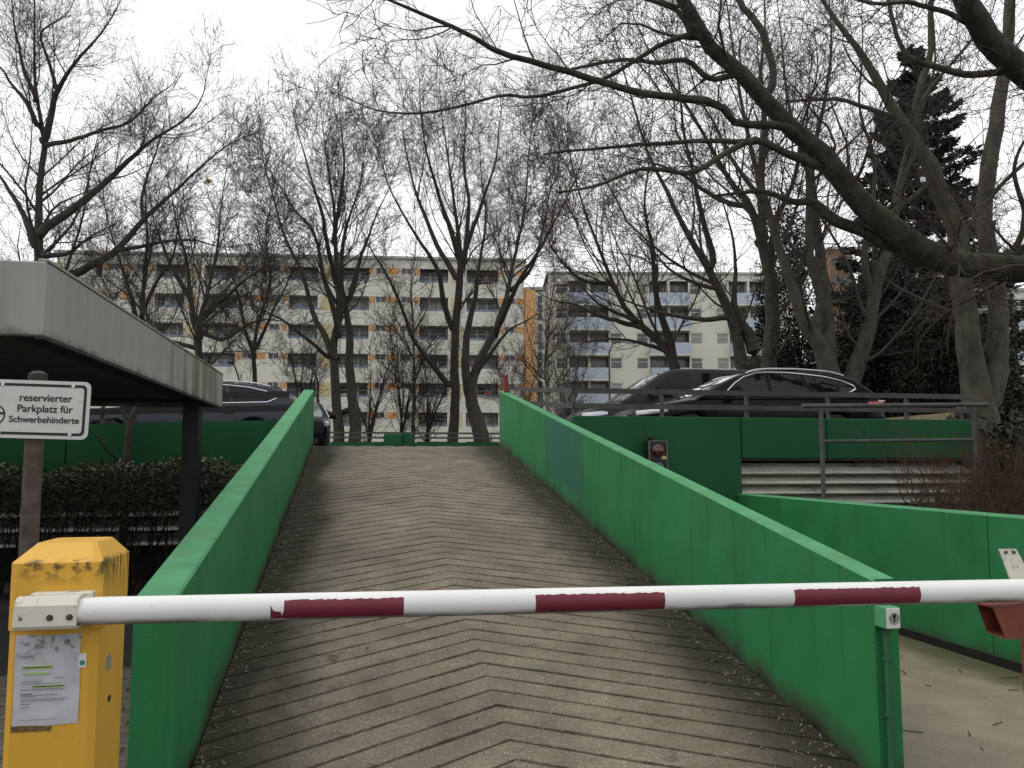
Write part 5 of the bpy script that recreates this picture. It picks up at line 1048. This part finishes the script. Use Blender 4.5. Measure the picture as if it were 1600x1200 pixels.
# ------------------------------------------------------------------ foliage
def spruce():
    rng = np.random.default_rng(21); top = at(1424, 72, 27.); H0 = .9; h = top[2]-H0; o = empty('spruce_tree', (0, 0, 0)); tag(o, 'tall dark spruce with drooping tiers rising above the other trees at right', 'tree')
    MB().tube([(top[0]+.02*math.sin(z), top[1], z) for z in np.linspace(H0-.1, top[2], 14)], list(np.linspace(.24, .02, 14)), 9).build('trunk', M_barkD, o, 60)
    Ps, br = [], []; z = H0+1.5
    while z < top[2]-.1:
        f = (z-H0)/h; reach = 4.5*(1-f)**.78+.2; n = rng.integers(8, 11)
        for k in range(n):
            az = rng.uniform(0, 2*math.pi); ln = reach*rng.uniform(.55, 1.1); K = 7; t = np.linspace(0, 1, K)
            x = top[0]+np.cos(az)*ln*t; y = top[1]+np.sin(az)*ln*t; zz = z-ln*.28*t+ln*.30*t**2.6; p = np.stack([x, y, zz], 1); br.append(p)
            m = int(ln*80)+12; u = rng.random(m)**.6; q = np.stack([np.interp(u, t, p[:, i]) for i in range(3)], 1); sd = np.stack([-np.sin(az)*np.ones(m), np.cos(az)*np.ones(m), np.zeros(m)], 1)
            q += sd*(rng.normal(size=(m, 1))*.19*ln*(.35+.6*(1-u))[:, None]*.8)+np.array([0, 0, 1])*(rng.normal(size=(m, 1))*.05-.05)
            Ps.append(q)
        z += rng.uniform(.34, .62)*(1.2-.5*f)
    B = np.stack(br); rad = np.linspace(.03, .008, 7)[None].repeat(len(B), 0); V1, Q1 = tubes(B, rad, 4); link('branches', np_mesh('branches', V1, Q1, M_barkD), o)
    P = np.concatenate(Ps); V, Q = leaf_cloud(P, .15, rng, .3, .45); link('crown', np_mesh('crown', V, Q, M_needle), o)
spruce()
def evergreen(name, label, px, py_top, py_bot, d, rw, leaf, n, m, seed, cat='shrub', group='evergreens behind the deck', rough=.35, depth=None):
    rng = np.random.default_rng(seed); c = at(px, 722, d); top = at(px, py_top, d)[2]; bot = GARD-.05; w = rw*d/F; o = empty(name, (0, 0, 0)); tag(o, label, cat, group)
    K = 26; cl = []
    for _ in range(K*3):
        u = unit(rng.normal(size=3)); cl.append((u*np.array([w, (depth or w), (top-bot)/2*.96]))*rng.random()**.25)
    cl = np.array(cl)+np.array([c[0], c[1], (top+bot)/2]); cl[:, 2] = np.maximum(cl[:, 2], bot+.15)
    i = rng.integers(0, len(cl), n); P = cl[i]+rng.normal(size=(n, 3))*np.array([w*.17, w*.17, (top-bot)*.06+.12]); P[:, 2] = np.maximum(P[:, 2], bot)
    V, Q = leaf_cloud(P, leaf, rng, .5); link('crown', np_mesh('crown', V, Q, m), o)
    lim = np.stack([np.linspace([c[0], c[1], bot-.05], p, 5) for p in cl[::3]]); lim[:, 1:4] += rng.normal(size=lim[:, 1:4].shape)*.05; V, Q = tubes(lim, np.linspace(.06, .012, 5)[None].repeat(len(lim), 0), 5); link('trunk', np_mesh('trunk', V, Q, M_barkD), o)
evergreen('yew_tree', 'dark yew mass behind the straight trunk above the van', 1248, 300, 620, 30., 48, .07, 20000, M_ever, 41)
evergreen('yew_tree', 'broad dark yew mass behind the rear of the black estate car', 1400, 420, 640, 25., 110, .066, 40000, M_ever, 42)
evergreen('yew_tree', 'dark yew mass between forked tree and black estate car', 1475, 440, 660, 22., 58, .056, 26000, M_ever, 43)
evergreen('yew_tree', 'dark yew tip below the spruce beside the tower block', 1385, 360, 600, 29., 34, .06, 18000, M_ever, 44)
evergreen('laurel_bush', 'glossy laurel bush at the right edge beside the forked tree', 1592, 480, 720, 17., 34, .06, 7500, M_laurel, 45)
evergreen('laurel_bush', 'low glossy laurel bush right of the forked tree foot', 1585, 668, 740, 11.5, 44, .05, 6000, M_laurel, 46)
evergreen('laurel_bush', 'low leafy bush between guard rail post and forked tree', 1502, 690, 740, 12.4, 14, .045, 1500, M_laurel, 47)

# clipped hedge in front of the left louvres
def hedge():
    rng = np.random.default_rng(51); o = empty('hedge', (0, 0, 0)); tag(o, 'clipped dark green hedge under the carport in front of the left parapet', 'hedge')
    X0, X1 = -9.5, -1.05; n = 42000; x = rng.uniform(X0, X1, n); zt = 1.56+.05*np.sin(x*2.1)+.04*np.sin(x*5.3)+.04*(x+4)/3*.6
    v = rng.random(n)**.55; z = .78+(zt-.78)*v; y = 11.3+rng.choice([-1, 1], n)*.38*rng.random(n)**.4*np.where(v > .93, rng.random(n), 1)
    keep = rng.random(n) < np.clip((z-.62)/.42, .06, 1); P = np.stack([x, y, z], 1)[keep]+rng.normal(size=(keep.sum(), 3))*.03
    V, Q = leaf_cloud(P, .026, rng, .55); link('leaves', np_mesh('leaves', V, Q, M_hedge), o)
    k = 340; x = rng.uniform(X0, X1, k); s = np.stack([x, 11.3+rng.normal(size=k)*.12, np.full(k, -.05)], 1); e = s+np.stack([rng.normal(size=k)*.16, rng.normal(size=k)*.16, rng.uniform(1.1, 1.6, k)], 1)
    L = s[:, None]+(e-s)[:, None]*np.linspace(0, 1, 6)[None, :, None]; L[:, 1:] += rng.normal(size=L[:, 1:].shape)*.025; rad = np.linspace(.011, .003, 6)[None].repeat(k, 0)
    ch = spawn((L, rad), 6., .3, (25, 70), (1.2, 1.5), .6, 4, .2, .2, .0025, rng=rng); V, Q = merge_tubes([tubes(L, rad, 4), tubes(*ch, 3)]); link('stems', np_mesh('stems', V, Q, M_hedget), o)
hedge()
def hedge_sapling():
    o = empty('hedge_sapling', (0, 0, 0)); tag(o, 'thin lopped sapling trunk standing in the hedge under the canopy', 'tree')
    a = atY(197, 725, 11.9); b = atY(204, 645, 11.9); x, y = a[0], 11.9
    MB().tube([(x-.01, y, -.1), (x, y, 1.0), (x+.01, y, 1.7), (x+.03, y, 2.15), (x+.1, y+.1, 2.42), (x+.15, y+.14, 2.6)], [.06, .055, .05, .05, .035, .02], 9).build('trunk', M_barkG, o, 60)
    MB().tube([(x+.02, y, 2.12), (x-.08, y, 2.3), (x-.12, y+.05, 2.55)], [.035, .03, .015], 7).build('branch', M_barkG, o, 60)
    MB().tube([(x-.02, y, 1.55), (x-.2, y-.1, 1.75), (x-.35, y-.15, 1.95), (x-.5, y-.2, 2.1)], [.02, .017, .012, .006], 6).build('branch', M_barkD, o, 60)
hedge_sapling()
# brown leafless hedge behind the lane wall
def brown_hedge():
    rng = np.random.default_rng(61); o = empty('bare_hedge', (0, 0, 0)); tag(o, 'reddish brown leafless hedge behind the lane wall at the right edge', 'hedge')
    k = 560; u = rng.random(k); x = 6.3+u*3.6; y = 8.0-u*1.6+rng.normal(size=k)*.28; s = np.stack([x, y, np.full(k, .85)], 1); hgt = rng.uniform(.5, .95, k)*np.clip((x-6.1)/.7, .45, 1)
    e = s+np.stack([rng.normal(size=k)*.16, rng.normal(size=k)*.16, hgt], 1); L = s[:, None]+(e-s)[:, None]*np.linspace(0, 1, 6)[None, :, None]; L[:, 1:] += rng.normal(size=L[:, 1:].shape)*.018
    rad = np.linspace(.007, .002, 6)[None].repeat(k, 0); c1 = spawn((L, rad), 8., .2, (20, 60), (1.15, 1.4), .6, 4, .35, .2, .0017, rng=rng); c2 = spawn(c1, 8., .2, (20, 60), (1.06, 1.18), .7, 3, .3, .2, .0017, rng=rng)
    V, Q = merge_tubes([tubes(L, rad, 4), tubes(*c1, 3), tubes(*c2, 3)]); link('twigs', np_mesh('twigs', V, Q, M_brown), o)
brown_hedge()
def louvre_shrub():
    rng = np.random.default_rng(62); o = empty('bare_shrub', (0, 0, 0)); tag(o, 'thin reddish shrub in front of the right end of the pale louvres', 'shrub')
    k = 26; s = np.stack([rng.uniform(7.0, 8.0, k), rng.uniform(9.2, 9.8, k), np.full(k, .85)], 1); e = s+np.stack([rng.normal(size=k)*.25, rng.normal(size=k)*.2, rng.uniform(.5, 1.0, k)], 1)
    L = s[:, None]+(e-s)[:, None]*np.linspace(0, 1, 6)[None, :, None]; L[:, 1:] += rng.normal(size=L[:, 1:].shape)*.03; rad = np.linspace(.011, .003, 6)[None].repeat(k, 0)
    c1 = spawn((L, rad), 9., .2, (20, 60), (1.2, 1.6), .6, 4, .3, .2, .0025, rng=rng); c2 = spawn(c1, 8., .2, (20, 60), (1.1, 1.3), .7, 3, .3, .2, .002, rng=rng)
    V, Q = merge_tubes([tubes(L, rad, 5), tubes(*c1, 3), tubes(*c2, 3)]); link('twigs', np_mesh('twigs', V, Q, M_brown), o)
    P = np.stack([rng.uniform(6.7, 7.6, 120), rng.uniform(9.0, 9.6, 120), rng.uniform(.95, 1.12, 120)], 1); V, Q = leaf_cloud(P, .045, rng, .6); link('leaves', np_mesh('leaves', V, Q, M_laurel), o)
louvre_shrub()
# yellow leaf clump hanging in the left tree
yl = at(326, 283, 31.8); rng = np.random.default_rng(5); V, Q = leaf_cloud(yl+rng.normal(size=(60, 3))*.07, .06, rng, .6); o = link('leaf_clump', np_mesh('leaf_clump', V, Q, M_yleaf)); tag(o, 'small clump of yellow dead leaves caught in the left tree', 'leaf clump')

# street lamp in front of the balconies
sl = empty('street_lamp', (0, 0, 0)); tag(sl, 'flat grey street lamp head in front of the light blue balconies', 'street lamp')
p = at(975, 533, 48.); MB().tube([(p[0]-.9, p[1], -.1), (p[0]-.9, p[1], p[2]-.7), (p[0]-.7, p[1], p[2]-.2), (p[0]-.2, p[1], p[2])], [.07, .05, .045, .04], 8).build('pole', M_galv, sl, 40)
m = MB(); m.loft([[(p[0]-.25, p[1]-.1, p[2]-.05), (p[0]-.25, p[1]+.1, p[2]-.05), (p[0]-.25, p[1]+.1, p[2]+.08), (p[0]-.25, p[1]-.1, p[2]+.08)], [(p[0]+.25, p[1]-.18, p[2]-.1), (p[0]+.25, p[1]+.18, p[2]-.1), (p[0]+.25, p[1]+.18, p[2]+.1), (p[0]+.25, p[1]-.18, p[2]+.1)], [(p[0]+.75, p[1]-.1, p[2]-.12), (p[0]+.75, p[1]+.1, p[2]-.12), (p[0]+.75, p[1]+.1, p[2]+.02), (p[0]+.75, p[1]-.1, p[2]+.02)]], cap=True); m.build('lamp_head', mat('lamp_grey', (.45, .45, .44), .5), sl)

# ------------------------------------------------------------------ litter
def litter():
    rng = np.random.default_rng(71); n = 2600; side = rng.random(n) < .5; e = rng.exponential(.16, n); x = np.where(side, RX0+.015+e, RX1-.015-e*1.1); free = rng.random(n) < .07; x = np.where(free, rng.uniform(RX0, RX1, n), x); x = np.clip(x, RX0+.01, RX1-.01)
    y = rng.uniform(RY0+.05, RY1-.1, n); P = np.stack([x, y, RS*(y-RY0)+.006], 1); V, Q = leaf_cloud(P, .011, rng, .6); V[:, 2] = np.maximum(V[:, 2], RS*(V[:, 1]-RY0)+.002); V[:, 2] = np.minimum(V[:, 2], RS*(V[:, 1]-RY0)+.014)
    o = link('leaf_litter', np_mesh('leaf_litter', V, Q, M_litter)); tag(o, 'dead leaf crumbs scattered along both edges of the ramp', 'leaf litter', kind='stuff')
    k = 520; side = rng.random(k) < .5; e = rng.exponential(.15, k); x = np.where(side, RX0+.03+e, RX1-.03-e); x = np.where(rng.random(k) < .05, rng.uniform(RX0, RX1, k), x); x = np.clip(x, RX0+.03, RX1-.03); y = rng.uniform(RY0+.1, RY1-.2, k); a = rng.uniform(0, 6.28, k); ln = rng.uniform(.02, .075, k); cv = rng.normal(size=k)*.35
    L = np.zeros((k, 4, 3)); L[:, 0, 0], L[:, 0, 1] = x, y
    for i in range(1, 4): L[:, i, 0] = L[:, i-1, 0]+np.cos(a)*ln/3; L[:, i, 1] = L[:, i-1, 1]+np.sin(a)*ln/3; a = a+cv
    L[:, :, 0] = np.clip(L[:, :, 0], RX0+.01, RX1-.01); L[:, :, 2] = RS*(L[:, :, 1]-RY0)+.005; V, Q = tubes(L, np.full((k, 4), .0021)*rng.uniform(.6, 1.4, (k, 1)), 4)
    o = link('twig_litter', np_mesh('twig_litter', V, Q, M_littwig)); tag(o, 'broken pale twigs lying along both edges of the ramp', 'twig litter', kind='stuff')
    k = 60; L = np.zeros((k, 4, 3)); L[:, 0, 0] = rng.uniform(2.9, 4.9, k); L[:, 0, 1] = rng.uniform(4.2, 9.5, k); a = rng.uniform(0, 6.28, k); ln = rng.uniform(.03, .16, k)
    for i in range(1, 4): L[:, i, 0] = L[:, i-1, 0]+np.cos(a)*ln/3; L[:, i, 1] = L[:, i-1, 1]+np.sin(a)*ln/3; a = a+rng.normal(size=k)*.2
    L[:, :, 2] = .006; V, Q = tubes(L, np.full((k, 4), .003), 4); o = link('twig_litter', np_mesh('lane_twigs', V, Q, M_twigD)); tag(o, 'dark broken twigs lying on the lane beside the right wall', 'twig litter', kind='stuff')
litter()
